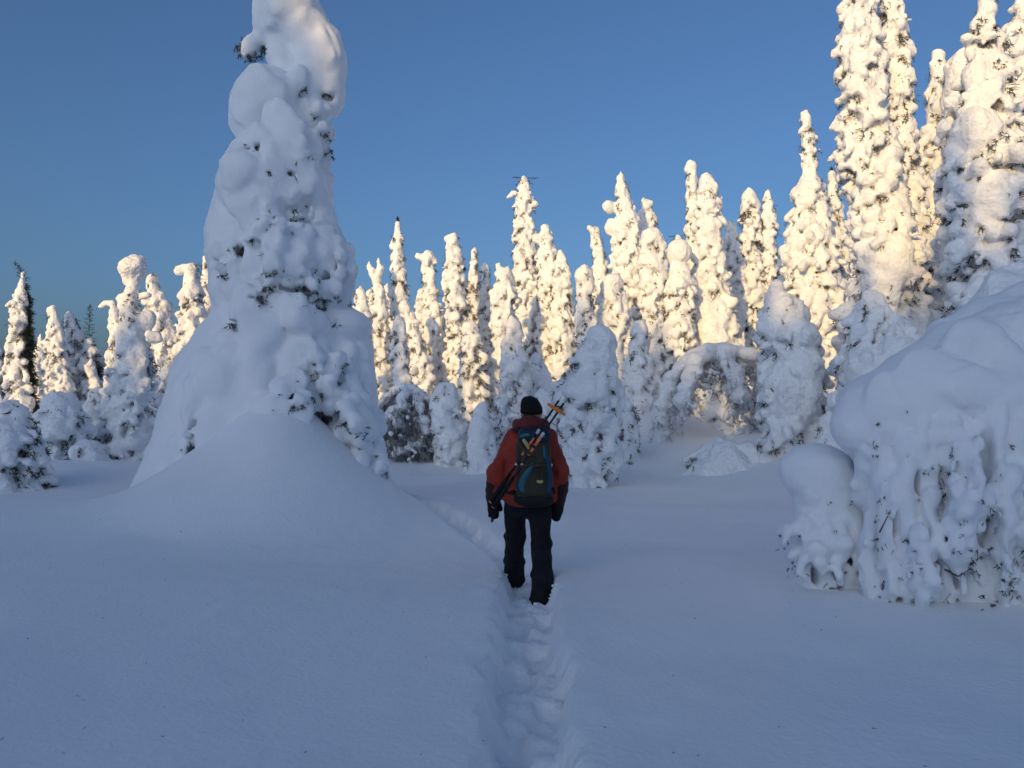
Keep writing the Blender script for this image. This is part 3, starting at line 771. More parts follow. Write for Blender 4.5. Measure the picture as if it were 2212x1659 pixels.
T.loft([(850, 2120, 2400), (950, 2120, 2400), (1330, 2120, 2400)], .86, .02, .10, 12)
rng = T.rng
def strand(x0, y0, x1, y1, r, dy0, dy1, w=10, fork=1, n=8):
    """a snow-covered hanging bough: pads of snow of uneven width strung along a wandering twig"""
    ph, ph2 = rng.uniform(0, 6.28), rng.uniform(0, 6.28); pts = []; g = 1.0
    y1 = y1 + rng.uniform(-45, 12)
    for i in range(n):
        t = i / (n - 1); g = .55 * g + .45 * rng.choice([.45, .7, 1.0, 1.5, 2.0])
        pts.append((x0 + (x1 - x0) * t + w * (math.sin(ph + t * 4.5) - math.sin(ph)) + .4 * w * math.sin(ph2 + t * 11), y0 + (y1 - y0) * t, r * g * (1.05 - .45 * t), dy0 + (dy1 - dy0) * t + rng.normal() * .035))
    T.C(pts, .035)
    for i in range(1, n):
        x, y, rr, dy = pts[i]
        for _ in range(2):
            if rng.random() < .6:
                e = rng.choice([-1, 1]) * rr * rng.uniform(.5, 1.2)
                B(x + e, y + rng.uniform(-14, 18), rr * rng.uniform(.4, .8), rr * rng.uniform(.5, 1.5), dy - .01, None, .02, rng.uniform(-.5, .5))
        if rng.random() < .3:
            T.needles(x + rng.normal() * rr * .9, y + rr * rng.uniform(.4, 1.2), dy + .03, 2, 4, (.015, .04))
    for _ in range(fork):
        i = rng.integers(1, n - 3); x, y, rr, dy = pts[i]
        strand(x, y, x + rng.choice([-1, 1]) * rng.uniform(25, 70), min(y1, y + rng.uniform(90, 240)), r * .65, dy, dy + rng.uniform(-.10, .10), w * .8, 0, 6)
def bough(x0, y0, x1, y1, r, k=.014, w=14, n=10):
    """a snow-covered bough hanging down over the one behind"""
    ph = rng.uniform(0, 6.28); pts = []; g = 1.0
    for t in np.linspace(0, 1, n):
        x, y = x0 + (x1 - x0) * t + w * (math.sin(ph + t * 4.2) - math.sin(ph)), y0 + (y1 - y0) * t
        e = T.surf(x, y, default=99)
        if e > 90: continue
        g = .6 * g + .4 * rng.uniform(.5, 1.6); rr = r * g * (.7 + .5 * math.sin(math.pi * min(1, t * 1.1 + .08)))
        pts.append((x, y, rr, e + rr * T.S(e) * (.05 - .60 * t) / T.ds))
    if len(pts) < 4: return
    T.C(pts, k)
    for x, y, rr, e in pts[2:]:
        if rng.random() < .55:
            q = rng.choice([-1, 1]) * rr * rng.uniform(.5, 1.1); B(x + q, y + rng.uniform(-12, 16), rr * rng.uniform(.35, .7), rr * rng.uniform(.5, 1.3), e, None, .012, rng.uniform(-.5, .5))
        if rng.random() < .35:
            T.needles(x + rng.choice([-1, 1]) * rr * .9, y + rr * .5, e + .02, 3, 4, (.012, .035))
for x0 in np.arange(1876, 2260, 24):
    bough(x0 + rng.uniform(-8, 8), 930 - .18 * (x0 - 1876) + rng.uniform(-10, 40), x0 + rng.uniform(-6, 44), rng.uniform(1120, 1330), rng.uniform(11, 21), .010)
for _ in range(26):
    x0, y0 = rng.uniform(1880, 2240), rng.uniform(980, 1160)
    bough(x0, y0, x0 + rng.uniform(-35, 35), min(1335, y0 + rng.uniform(110, 260)), rng.uniform(9, 18), .012, 10, 8)
for _ in range(24):
    x0, y0 = rng.uniform(1890, 2240), rng.uniform(1080, 1240)
    bough(x0, y0, x0 + rng.uniform(-30, 30), min(1335, y0 + rng.uniform(60, 140)), rng.uniform(6, 11), .010, 8, 7)
RMR = [(880, 1850, 2230), (1000, 1880, 2240), (1150, 1890, 2240), (1310, 1900, 2240)]
T.relief(RMR, 30, (8, 16), .02, .7, .0, .02)
for (x, y, rx, ry, tl) in ((2047, 1070, 9, 46, -.2), (2002, 1135, 9, 54, .1), (2092, 1040, 6, 40, -.2), (1977, 1060, 5, 36, 0), (2152, 1153, 7, 46, -.1), (1967, 1243, 6, 36, .1), (1900, 1200, 5, 34, 0), (2137, 1010, 5, 34, -.3), (2107, 1243, 6, 34, .1), (2167, 1253, 6, 36, 0), (2210, 1080, 6, 44, -.2), (1940, 1150, 5, 38, .1), (2030, 1250, 5, 36, .05)):
    T.slit(x, y, rx, ry, tl, .10)
for _ in range(34):                                        # dark twig ends hanging out, added to deepen the shade between boughs
    x, y = rng.uniform(1885, 2235), rng.uniform(930, 1290); e = T.surf(x, y, default=99)
    if e < 90:
        a_ = rng.normal() * .5; L = rng.uniform(10, 30)
        T.line([(x, y, e + .03), (x + math.sin(a_) * L * .5, y + L * .5, e - .02), (x + math.sin(a_) * L * .7 + rng.normal() * 3, y + L, e - .03)], .003)
        T.needles(x, y + L * .6, e, 2, 5, (.012, .03))
T.relief(RMR, 60, (3, 8), .012, .9, .05, .02)
T.relief([(720, 2060, 2240), (800, 1960, 2240), (870, 1840, 2240)], 22, (20, 50), .08, .35, .02, .05)
for (x, y, dy, n) in ((1965, 880, -.52, 16), (2000, 960, -.45, 16), (2150, 900, -.5, 14), (1945, 1010, -.4, 14), (2055, 1300, -.6, 16), (2180, 960, -.4, 14), (1990, 1070, -.4, 10)):
    T.needles(x, y, dy + .03, n // 2, 8, (.015, .04))
T.cut(1962, 870, 14, 10, -.62, 14, .03)
for pts in ([(2130, 860, -.45), (2150, 850, -.55), (2180, 862, -.6), (2205, 850, -.6)], [(2165, 900, -.5), (2185, 935, -.6), (2190, 970, -.6)], [(1945, 980, -.5), (1950, 1010, -.55), (1940, 1030, -.55)], [(1900, 1150, -.5), (1915, 1120, -.58), (1925, 1100, -.6)], [(2080, 1150, -.6), (2090, 1190, -.68), (2085, 1220, -.68)], [(2040, 1230, -.7), (2070, 1245, -.75), (2095, 1230, -.72)], [(2185, 850, -.5), (2195, 890, -.6), (2212, 900, -.6)]):
    T.line(pts, .006)
T.done(trunk=[(2300, 1300, 1.0), (2310, 1050, 1.0), (2320, 850, .8), (2330, 760, .4)], rough=((.016, 3.0), (.010, 9.0), (.005, 24.0)), nl=.022, nw=.005)

# ---- small capped tree in front of it
T = Sculpt("small shaded tree with a flat snow cap like a mushroom, left of the bowed tree", 5.8, (1800, 1270), (-0.5, -0.6, -0.3), (0.5, 0.55, 1.4), 0.019, seed=9, name="capped_small_tree", ds=.77)
B = T.B; rng = T.rng; T.nscale = .3
CAPR = [(985, 1712, 1812), (1000, 1696, 1835), (1020, 1690, 1850), (1040, 1698, 1866), (1056, 1716, 1872), (1090, 1722, 1876), (1130, 1722, 1880), (1170, 1716, 1884), (1210, 1722, 1880), (1290, 1726, 1880)]
T.loft(CAPR, .85, 0, .03, 8); B(1768, 1006, 70, 34, -.02, 66, .05)
T.relief(CAPR[4:], 30, (8, 20), .03, .6, .1); T.relief(CAPR[7:], 34, (6, 13), .02, .8, .12)
for (x, y, rx, ry) in ((1772, 1198, 9, 24), (1807, 1240, 9, 24), (1735, 1200, 7, 20), (1845, 1210, 9, 28), (1790, 1160, 7, 16), (1755, 1240, 8, 20), (1830, 1160, 6, 16), (1865, 1230, 8, 20)):
    T.slit(x, y, rx, ry, rng.uniform(-.3, .3), .16)
for x0, y0, x1, y1, r, a, b in ((1735, 1130, 1722, 1215, 14, -.2, -.3), (1760, 1140, 1750, 1250, 16, -.3, -.38), (1785, 1140, 1790, 1270, 16, -.32, -.4), (1815, 1140, 1822, 1275, 16, -.32, -.4), (1845, 1130, 1850, 1265, 15, -.28, -.35), (1868, 1120, 1880, 1240, 14, -.15, -.25), (1728, 1190, 1712, 1240, 10, -.22, -.28)):
    strand(x0, y0, x1 + (x1 - 1795) * .25, y1, r * .85, a, b - .06, 10)
for (x, y, dy, n) in ((1745, 1160, -.32, 14), (1800, 1150, -.38, 12), (1850, 1150, -.3, 12), (1725, 1225, -.28, 16), (1800, 1265, -.36, 16)):
    T.needles(x, y, dy + .06, n // 2, 9, (.015, .04))
T.done(rough=((.014, 3.0), (.008, 9.0), (.004, 24.0)), nl=.020, nw=.005, trunk=[(1800, 1280, .1), (1800, 1150, .1), (1795, 1060, .05)])

# ---- understory
UNDER = [
 dict(label="hoary snow-covered bush at the left edge of the photo beside the open snow", d=14, vox=.045, prof=[(895,15,62),(940,-15,90),(1010,-40,98),(1090,-50,84)], dark=.5, lump=.8, pillows=8),
 dict(label="rounded snow-smothered bush behind the left edge bush", d=19, vox=.055, prof=[(862,100,170),(910,82,200),(960,70,215),(1010,70,215)], dark=.45, lump=.9, pillows=6),
 dict(label="small shaded snowy bush below the bare-leader spruce at the left", d=21, vox=.055, prof=[(846,192,228),(900,172,240),(1000,165,250)], dark=.4, lump=.9, pillows=4),
 dict(label="low shaded bush at the very left behind the hoary bush", d=22, vox=.055, prof=[(880,-10,50),(930,-20,85),(1000,-20,90)], dark=.4, lump=.9, pillows=4),
 dict(label="low snowy bush at the foot of the snow-ball tree", d=17.5, vox=.05, prof=[(965,150,215),(1000,140,240),(1040,130,250)], dark=.35, lump=.8, pillows=4),
 dict(label="lumpy white snowy bush right of the dark twiggy bush", d=21, vox=.05, prof=[(836,940,980),(880,928,1000),(940,936,1010),(1005,940,1012)], dark=.2, lump=.9, pillows=8, k=.09),
 dict(label="smooth white snow cone like a stump left of the hiker's elbow", d=19.5, vox=.05, prof=[(884,1028,1050),(920,1016,1062),(960,1012,1068),(1005,1010,1070)], dark=.12, lump=.9, pillows=4, k=.12, core=.8),
 dict(label="hoarfrosted shaded bush directly behind the hiker's hat and left shoulder", d=20.5, vox=.05, prof=[(862,1066,1100),(900,1060,1124),(1005,1056,1140)], dark=.5, lump=.7, pillows=3, frost=True),
 dict(label="shaded snowy sapling left of the snow-heavy tree beside the hiker's poles", d=19, vox=.05, prof=[(850,1160,1195),(900,1150,1215),(1005,1150,1225)], dark=.45, lump=.8, pillows=4),
 dict(label="small snowy sapling right behind the snow-heavy tree beside the hiker", d=19, vox=.05, prof=[(868,1340,1368),(920,1336,1380),(1000,1336,1384)], dark=.3, lump=.8, pillows=4),
 dict(label="half-lit sapling between the snow-heavy tree and the arching shrub", d=24, prof=[(700,1365,1400),(780,1350,1410),(880,1345,1415),(960,1345,1415)], dark=.45),
 dict(label="low half-buried shrub in the drifts below the arching shrub", d=17.5, vox=.045, prof=[(966,1510,1600),(990,1490,1635),(1030,1480,1640)], dark=.5, lump=.7, pillows=6),
 dict(label="shaded snowy bush under the giant lumpy spruce at the right", d=15.5, vox=.05, prof=[(640,1860,1900),(690,1836,1940),(760,1820,1990),(830,1815,2010),(900,1815,2020)], dark=.45, pillows=8),
 dict(label="round snow dome on a bush just beyond the bowed right-hand ridge", d=10.5, vox=.05, prof=[(600,2150,2230),(640,2110,2260),(720,2080,2280),(900,2080,2280)], dark=.15, pillows=8, k=.15, lump=1.1),
 dict(label="dark shaded shrub low between the pointed cone and the capped small tree", d=15, vox=.05, prof=[(905,1770,1815),(950,1760,1840),(1020,1755,1850)], dark=.45, lump=.8, pillows=5),
]
for i, t in enumerate(UNDER):
    spruce(name="snowy_bush", group="snowy bushes at the edge of the clearing", seed=120 + i, cat="bush", **t)

def frosted_shrub(label, d, arcs, cap, base, n, seed, drop=(.3, .9), mat=None, lumps=.10):
    """bowed branches with snow on top and a fringe of hanging frosted twigs; arcs: branch lines in read pixels (x, y, dy)"""
    rng = np.random.default_rng(seed)
    b = W(base[0], base[1], d); o0 = np.array([b[0], d, hz(b[0], d)])
    root = thing("frosted_shrub", label, "bush", o0, "frosted drooping shrubs")
    q = lambda p: W(p[0], p[1], d + p[2]) - o0
    allp = np.array([q(p) for a in arcs for p in a])
    F = Field(allp.min(0) - .5, allp.max(0) + .6, .05)
    tw = []; br = Soup()
    for a in arcs:
        P = _spline(np.array([q(p) for p in a]), 10)
        br.tube(P, np.linspace(.05, .015, len(P)), 5)
        for i in range(0, len(P) - 1):
            r = cap * rng.uniform(.6, 1.2)
            F.ell(P[i] + np.array([rng.normal() * .05, rng.normal() * .08, r * .4]), (r * 1.3, r * 1.3, r), .06)
        for _ in range(n):
            t = rng.uniform(0, len(P) - 1.01); i = int(t); p = P[i] + (P[i + 1] - P[i]) * (t - i) + rng.normal(size=3) * np.array([.12, .22, .05])
            L = rng.uniform(*drop); L = min(L, max(.1, p[2] + .1)); m = 3
            dirn = np.array([rng.normal() * .35, rng.normal() * .35, -1.0])
            for j in range(m):
                tw.append((p, dirn, L / m)); p = p + dirn * L / m; dirn = dirn + rng.normal(size=3) * .2
                if rng.random() < lumps: F.ell(p, rng.uniform(.04, .08), .03)
    F.rough(.03, 5.0, 3); F.rough(.012, 12.0, 4)
    V, Q = F.surface()
    obj("snow_cover", mesh_from("snow_cover", V, Q), M_SNOW, root)
    obj("branches", br.mesh("branches"), M_BARK, root)["kind"] = "stuff"
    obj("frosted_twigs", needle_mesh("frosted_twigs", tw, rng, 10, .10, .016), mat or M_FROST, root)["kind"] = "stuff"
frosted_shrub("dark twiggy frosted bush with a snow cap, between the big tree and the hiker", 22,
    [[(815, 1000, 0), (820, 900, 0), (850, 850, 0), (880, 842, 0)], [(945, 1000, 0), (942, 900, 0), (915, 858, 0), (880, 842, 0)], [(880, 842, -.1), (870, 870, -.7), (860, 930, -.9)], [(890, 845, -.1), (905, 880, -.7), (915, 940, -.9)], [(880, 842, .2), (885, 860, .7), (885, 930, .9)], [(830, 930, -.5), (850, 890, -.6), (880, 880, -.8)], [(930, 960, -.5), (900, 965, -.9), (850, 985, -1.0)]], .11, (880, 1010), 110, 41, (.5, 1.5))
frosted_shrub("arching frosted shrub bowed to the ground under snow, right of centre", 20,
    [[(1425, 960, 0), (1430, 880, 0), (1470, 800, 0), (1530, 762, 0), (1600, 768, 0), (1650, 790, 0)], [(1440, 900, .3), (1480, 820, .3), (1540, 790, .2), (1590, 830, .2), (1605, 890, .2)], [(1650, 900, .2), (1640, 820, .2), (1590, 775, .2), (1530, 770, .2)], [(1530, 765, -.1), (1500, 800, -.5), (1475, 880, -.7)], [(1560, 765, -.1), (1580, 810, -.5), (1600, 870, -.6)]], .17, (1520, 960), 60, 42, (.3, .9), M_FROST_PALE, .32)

# ------------------------------------------------------------------ the hiker
def cloth(name, c1, c2, scale=10, rough=.75, bump=.25, bscale=220):
    return noise_mat(name, c1, c2, scale, rough, bump, bscale, .25, dist=.004)
M_SKIN = noise_mat("skin", (.50, .27, .19), (.58, .33, .24), 20, .5)
M_HAIR = noise_mat("hair", (.05, .03, .02), (.10, .065, .04), 60, .6)
M_RED = cloth("red_shell", (.25, .026, .015), (.34, .040, .023), 6, .6)
M_MAROON = cloth("maroon_shell", (.030, .007, .008), (.045, .010, .010), 6, .6)
M_BLACK = cloth("black_cloth", (.006, .006, .008), (.011, .011, .014), 8, .8)
M_HAT = cloth("black_knit", (.007, .006, .007), (.016, .013, .014), 40, .95, .6, 160)
M_PACK = cloth("olive_pack_cloth", (.038, .032, .022), (.058, .049, .034), 8, .8)
M_PACK_DARK = cloth("dark_pack_cloth", (.010, .010, .009), (.018, .017, .015), 8, .8)
M_TEAL = cloth("teal_cloth", (.022, .105, .125), (.034, .14, .165), 8, .6)
M_BLUE = cloth("blue_cloth", (.008, .040, .085), (.012, .055, .11), 8, .6)
M_NAVY = cloth("navy_cloth", (.006, .020, .045), (.009, .028, .06), 8, .6)
M_YELLOW = cloth("yellow_cloth", (.42, .33, .13), (.52, .42, .18), 8, .6)
M_ORANGE = noise_mat("orange_plastic", (.90, .20, .02), (.95, .26, .03), 9, .4)
M_SALMON = noise_mat("orange_shaft_print", (.88, .20, .08), (.92, .27, .12), 9, .35)
M_CARBON = noise_mat("black_shaft", (.008, .008, .009), (.014, .014, .015), 9, .35)
M_SILVER = noise_mat("pale_metal", (.55, .55, .52), (.68, .68, .64), 9, .35)
M_STRAP = cloth("brown_webbing", (.045, .036, .025), (.07, .055, .04), 12, .8)

PO = np.array([0.13, 6.5, 0.0])
person = thing("person", "hiker seen from behind in a red jacket and black hat, walking away along the path", "person", PO)
VX = .0095
def sdf_part(name, lo, hi, build, mat, parent, rough=(), vox=VX):
    F = Field(lo, hi, vox); build(F)
    for a, f, fz in rough: F.rough(a, f, 14, fz)
    V, Q = F.surface()
    return obj(name, mesh_from(name, V, Q), mat, parent)
# joints (x right, y forward, z up)
HEAD = np.array([.035, .05, 1.575])
LH, LK, LA = (-.095, 0, .86), (-.105, .20, .50), (-.118, .40, .09)
RH, RK, RA = (.095, 0, .86), (.112, -.02, .47), (.110, -.33, .08)
LS, LE, LW, LHD = (-.140, .01, 1.345), (-.262, -.035, 1.09), (-.285, .03, .88), (-.285, .05, .72)
RS, RE, RW, RHD = (.170, .01, 1.345), (.282, -.035, 1.09), (.262, .03, .87), (.245, .055, .70)
def body(F):
    F.ell(HEAD, (.076, .094, .115), .02); F.ell(HEAD + (0, .035, -.06), (.055, .055, .06), .03)
    F.ell(HEAD + (0, .098, -.005), (.014, .018, .026), .015)                      # nose
    F.cut_ell(HEAD + (-.032, .098, .012), (.014, .012, .010), .01); F.cut_ell(HEAD + (.032, .098, .012), (.014, .012, .010), .01)
    F.cut_ell(HEAD + (0, .098, -.052), (.022, .010, .005), .005)                 # mouth
    for s in (-1, 1): F.ell(HEAD + (s * .078, -.005, -.005), (.012, .022, .032), .01)
    F.cap(HEAD + (0, -.01, -.08), (.015, .01, 1.36), .052, .06, .03)
    F.ell((.01, 0, 1.25), (.165, .105, .17), .08); F.ell((0, 0, 1.02), (.135, .095, .16), .08); F.ell((0, 0, .88), (.15, .11, .12), .08)
    for h, k_, a in ((LH, LK, LA), (RH, RK, RA)):
        F.cap(h, k_, .075, .055, .05); F.cap(k_, a, .055, .04, .03); F.cap(a, (a[0], a[1] + .16, a[2] - .04), .042, .030, .03)
    for s, e, w, h in ((LS, LE, LW, LHD), (RS, RE, RW, RHD)):
        F.cap(s, e, .05, .042, .05); F.cap(e, w, .042, .03, .03)
        d = np.array(h) - np.array(w)
        F.cap(w, np.array(w) + d * .55, .032, .036, .02, .6)
        for q, L in ((-.028, .9), (-.010, 1.0), (.010, .97), (.028, .8)):
            F.cap(np.array(w) + d * .5 + (0, q, 0), np.array(w) + d * L + (0, q * 1.1 + .02, 0), .0105, .009, .004)
        F.cap(np.array(w) + d * .2 + (0, .03, 0), np.array(w) + d * .55 + (0, .062, 0), .012, .010, .006)
sdf_part("body", (-.42, -.42, .0), (.42, .66, 1.74), body, M_SKIN, person, vox=.0105)
def hat(F):
    c = HEAD + (0, -.008, .045)
    F.ell(c, (.092, .108, .085), .02); F.ell(c + (-.02, -.01, .05), (.062, .075, .052), .05)
    F.ell(c + (0, 0, -.025), (.097, .114, .040), .015)
    F.cut_ell(HEAD + (0, .15, -.07), (.10, .10, .10), .01)
sdf_part("knitted_hat", HEAD + (-.16, -.17, -.10), HEAD + (.16, .17, .18), hat, M_HAT, person, ((.004, 40, 40), (.004, 14, 14)), .007)
def hair(F):
    F.ell(HEAD + (-.012, -.045, -.045), (.078, .062, .055), .02); F.ell(HEAD + (-.04, -.05, -.075), (.04, .05, .05), .02)
sdf_part("hair", HEAD + (-.15, -.15, -.16), HEAD + (.13, .1, .08), hair, M_HAIR, person, ((.006, 50, 18),), .007)
def jacket(F):
    for (x, y, z, rx, ry, rz) in ((.012, .0, 1.29, .190, .140, .14), (.010, .0, 1.17, .222, .155, .18), (.008, .0, 1.02, .232, .160, .18), (.005, .0, .90, .240, .165, .13)):
        F.ell((x, y, z), (rx, ry, rz), .05)
    F.cap((-.10, .01, 1.375), (.14, .01, 1.375), .068, .068, .06)
    F.cap((.02, .01, 1.38), (.03, .02, 1.46), .10, .085, .05)
    for s, e, w in ((LS, LE, LW), (RS, RE, RW)):
        F.cap(s, e, .076, .073, .05); F.cap(e, w, .071, .060, .03)
        s, e, w = map(np.array, (s, e, w))
        for t in (.3, .62, .85): F.ell(s + (e - s) * t, (.078, .082, .028), .03)
        for t in (.3, .75): F.ell(e + (w - e) * t, (.071, .075, .024), .02)
    z = F.ax[2][None, None, :]
    F.F = np.maximum(F.F, (0.812 + .0 * z - z)).astype(np.float32)               # hem
for e, w in ((LE, LW), (RE, RW)):
    def forearm(F, e=np.array(e), w=np.array(w)):
        F.cap(e + (w - e) * .45, w + (w - e) * .06, .074, .064, .01); F.ell(e + (w - e) * .75, (.073, .077, .024), .02)
    sdf_part("dark_forearm", np.minimum(e, w) - .13, np.maximum(e, w) + .13, forearm, M_MAROON, person, ((.008, 14, 9),))  # forearms set darker than the rest of the jacket
sdf_part("jacket", (-.45, -.30, .76), (.45, .30, 1.60), jacket, M_RED, person, ((.018, 9, 5), (.009, 22, 12)))
def hood(F):
    c = np.array([.03, -.02, 1.492])
    for i in range(22):
        a = 2 * math.pi * i / 22
        F.ell(c + (math.cos(a) * .105, math.sin(a) * .095 + .01, -.028 + .020 * math.sin(a * 2 + 1)), (.046, .046, .046), .03)
    F.ell(c + (-.01, -.10, -.015), (.125, .070, .075), .03); F.ell(c + (-.10, -.05, -.045), (.05, .06, .035), .02); F.ell(c + (.03, -.10, .02), (.07, .035, .035), .02)
    F.ell(c + (-.135, -.04, -.05), (.035, .04, .018), .015)
sdf_part("hood", (-.22, -.28, 1.32), (.28, .2, 1.64), hood, cloth("dark_red_shell", (.10, .014, .013), (.14, .020, .018), 6, .6), person, ((.010, 18, 14),))
def trousers(F):
    F.ell((0, 0, .84), (.175, .13, .14), .05)
    for h, k_, a, sg in ((LH, LK, LA, 1), (RH, RK, RA, -1)):
        h, k_, a = map(np.array, (h, k_, a))
        F.cap(h, k_, .108, .080, .035); F.cap(k_, a + (0, 0, .01), .080, .090, .03)
        F.ell(k_ + (-.008 * sg, 0, .02), (.094, .095, .05), .02)
        for t in (.52, .97): F.ell(k_ + (a - k_) * t, (.090 + .008 * t, .098, .034), .03)
sdf_part("trousers", (-.30, -.55, .0), (.30, .62, 1.02), trousers, M_BLACK, person, ((.010, 12, 8), (.006, 26, 16)))
def boot(a):
    def f(F):
        a_ = np.array(a)
        F.cap(a_ + (0, -.035, -.045), a_ + (0, .19, -.055), .050, .044, .02); F.cap(a_ + (0, 0, -.03), a_ + (0, -.005, .08), .060, .068, .03)
    return f
for a in (LA, RA):
    sdf_part("boot", np.array(a) - (.12, .14, .14), np.array(a) + (.12, .28, .17), boot(a), M_BLACK, person, ((.004, 20, 20),))
def mitten(w, h, sg):
    def f(F):
        w_, h_ = np.array(w), np.array(h); d = h_ - w_
        F.cap(w_ + (0, 0, .03), w_ + d * .25, .062, .052, .02); F.cap(w_ + d * .3, w_ + d * .98 + (sg * .0, .02, 0), .054, .044, .02, .95)
        F.ell(w_ + d * .6, (.050, .066, .075), .02)
        F.cap(w_ + d * .25 + (-sg * .035, .03, 0), w_ + d * .72 + (-sg * .055, .055, 0), .024, .020, .012)
        F.ell(w_ + (0, 0, .0), (.064, .064, .018), .01)
    return f
for w, h, sg in ((LW, LHD, -1), (RW, RHD, 1)):
    sdf_part("mitten", np.minimum(w, h) - .16, np.maximum(w, h) + .16, mitten(w, h, sg), M_BLACK, person, ((.005, 20, 20),), .008)
V, Q = tube([(-.128, .268, .385), (-.105, .262, .378), (-.088, .268, .390)], .004, 6)
obj("reflective_tab", mesh_from("reflective_tab", V + np.array([0, -.075, .0]), Q), M_SILVER, person)

# ---- rucksack
PK = np.array([.045, -.265, 1.16])
pack = thing("rucksack", "olive brown rucksack with teal and blue side stripes on the hiker's back", "rucksack", PO + PK)
L0 = lambda *v: np.array(v, float)
def pk_body(F):
    F.rbox((0, 0, -.03), np.array([.138, .095, .255]), .07); F.ell((0, -.055, -.10), (.125, .075, .15), .04); F.ell((0, -.05, .10), (.115, .065, .12), .04)
    F.ell((0, .02, -.26), (.155, .085, .07), .05)
sdf_part("pack_body", (-.22, -.2, -.42), (.22, .18, .30), pk_body, M_PACK, pack, ((.006, 14, 10), (.003, 30, 22)), .008)
def pk_bottom(F):
    F.ell((0, -.01, -.275), (.165, .105, .065), .02)
sdf_part("pack_bottom", (-.24, -.2, -.40), (.24, .2, -.16), pk_bottom, M_PACK_DARK, pack, ((.005, 16, 12),), .009)
def pk_lid(F):
    F.rbox((0, -.01, .235), np.array([.125, .098, .065]), .05); F.ell((0, -.06, .215), (.10, .055, .05), .03)
LID = sdf_part("lid", (-.2, -.2, .12), (.2, .16, .36), pk_lid, M_NAVY, pack, ((.006, 16, 12),), .008)
def belt(F):
    F.ell((-.04, .265, -.235), (.252, .182, .050), .02)
    F.cut_ell((-.04, .265, -.235), (.235, .165, .30), .004)
sdf_part("hip_belt", (-.34, .04, -.32), (.26, .49, -.15), belt, M_PACK_DARK, pack, ((.003, 20, 16),), .009)
def band(name, pts, w, t, mat, vox=.007, parent=None):
    """a strip of cloth or webbing lying along points"""
    P = _spline(np.array(pts, float), 8)
    lo, hi = P.min(0) - .04, P.max(0) + .04
    F = Field(lo, hi, vox)
    ws = np.interp(np.linspace(0, 1, len(P)), np.linspace(0, 1, len(w)), w)
    for p, q in zip(P, ws): F.ell(p, (q, t, max(q * .8, .012)), .004)
    V, Q = F.surface()
    return obj(name, mesh_from(name, V, Q), mat, parent or pack)
band("side_stripe", [(-.015, -.125, .02), (-.035, -.128, -.03), (-.075, -.118, -.09), (-.098, -.105, -.15), (-.090, -.100, -.20)], [.012, .022, .027, .026, .016], .018, M_TEAL)
band("side_stripe", [(-.125, -.045, -.12), (-.128, -.06, -.165), (-.115, -.075, -.195)], [.014, .022, .016], .016, M_BLUE)
band("side_stripe", [(.085, -.098, .14), (.092, -.105, .08), (.112, -.098, .02), (.120, -.095, -.06), (.125, -.088, -.13), (.112, -.085, -.21)], [.014, .014, .024, .024, .024, .014], .018, M_BLUE)
band("side_stripe", [(.078, -.106, .15), (.080, -.112, .11), (.084, -.114, .07)], [.008, .010, .006], .014, M_TEAL)
band("lid_trim", [(-.10, -.112, .232), (-.07, -.122, .242), (-.045, -.122, .245)], [.016, .020, .014], .012, M_TEAL, parent=LID)
band("lid_trim", [(.055, -.120, .240), (.08, -.115, .235)], [.014, .012], .012, M_TEAL, parent=LID)
band("lid_flash", [(-.082, -.126, .205), (-.062, -.134, .175), (-.045, -.134, .140)], [.014, .016, .010], .012, M_YELLOW, parent=LID)
band("strap", [(-.11, -.085, .18), (-.085, -.118, .13), (-.03, -.136, .10), (.0, -.138, .085)], [.013, .013, .012], .012, M_STRAP)
band("strap", [(-.13, -.07, -.01), (-.08, -.118, .0), (-.02, -.138, .01)], [.011, .012, .011], .012, M_STRAP)
band("strap", [(.0, -.14, .0), (.05, -.134, .005), (.10, -.105, .0)], [.010, .011, .010], .012, M_STRAP)
band("strap", [(-.115, -.08, .14), (-.128, -.075, .06), (-.122, -.08, -.02)], [.010, .010, .010], .012, M_STRAP)
band("compression_cord", [(.02, -.142, -.02), (.012, -.148, -.08), (.03, -.146, -.11)], [.004, .004, .004], .006, M_STRAP)
band("compression_cord", [(.06, -.134, -.02), (.066, -.140, -.08), (.055, -.142, -.12)], [.004, .004, .004], .006, M_STRAP)
band("front_tab", [(.025, -.146, -.118), (.045, -.147, -.124), (.065, -.144, -.120)], [.006, .007, .006], .006, M_YELLOW)
band("zip_pull", [(.138, -.05, .005), (.143, -.052, .0)], [.008, .008], .008, M_SILVER)
for x0 in (-.10, .10):
    P = _spline(np.array([(x0, .06, .20), (x0 * 1.2, .13, .30), (x0 * 1.35, .30, .27), (x0 * 1.5, .42, .10), (x0 * 1.7, .36, -.10), (x0 * 1.6, .10, -.24)]), 8)
    V, Q = tube(P, .016, 6); obj("shoulder_strap", mesh_from("shoulder_strap", V, Q), M_PACK_DARK, pack)

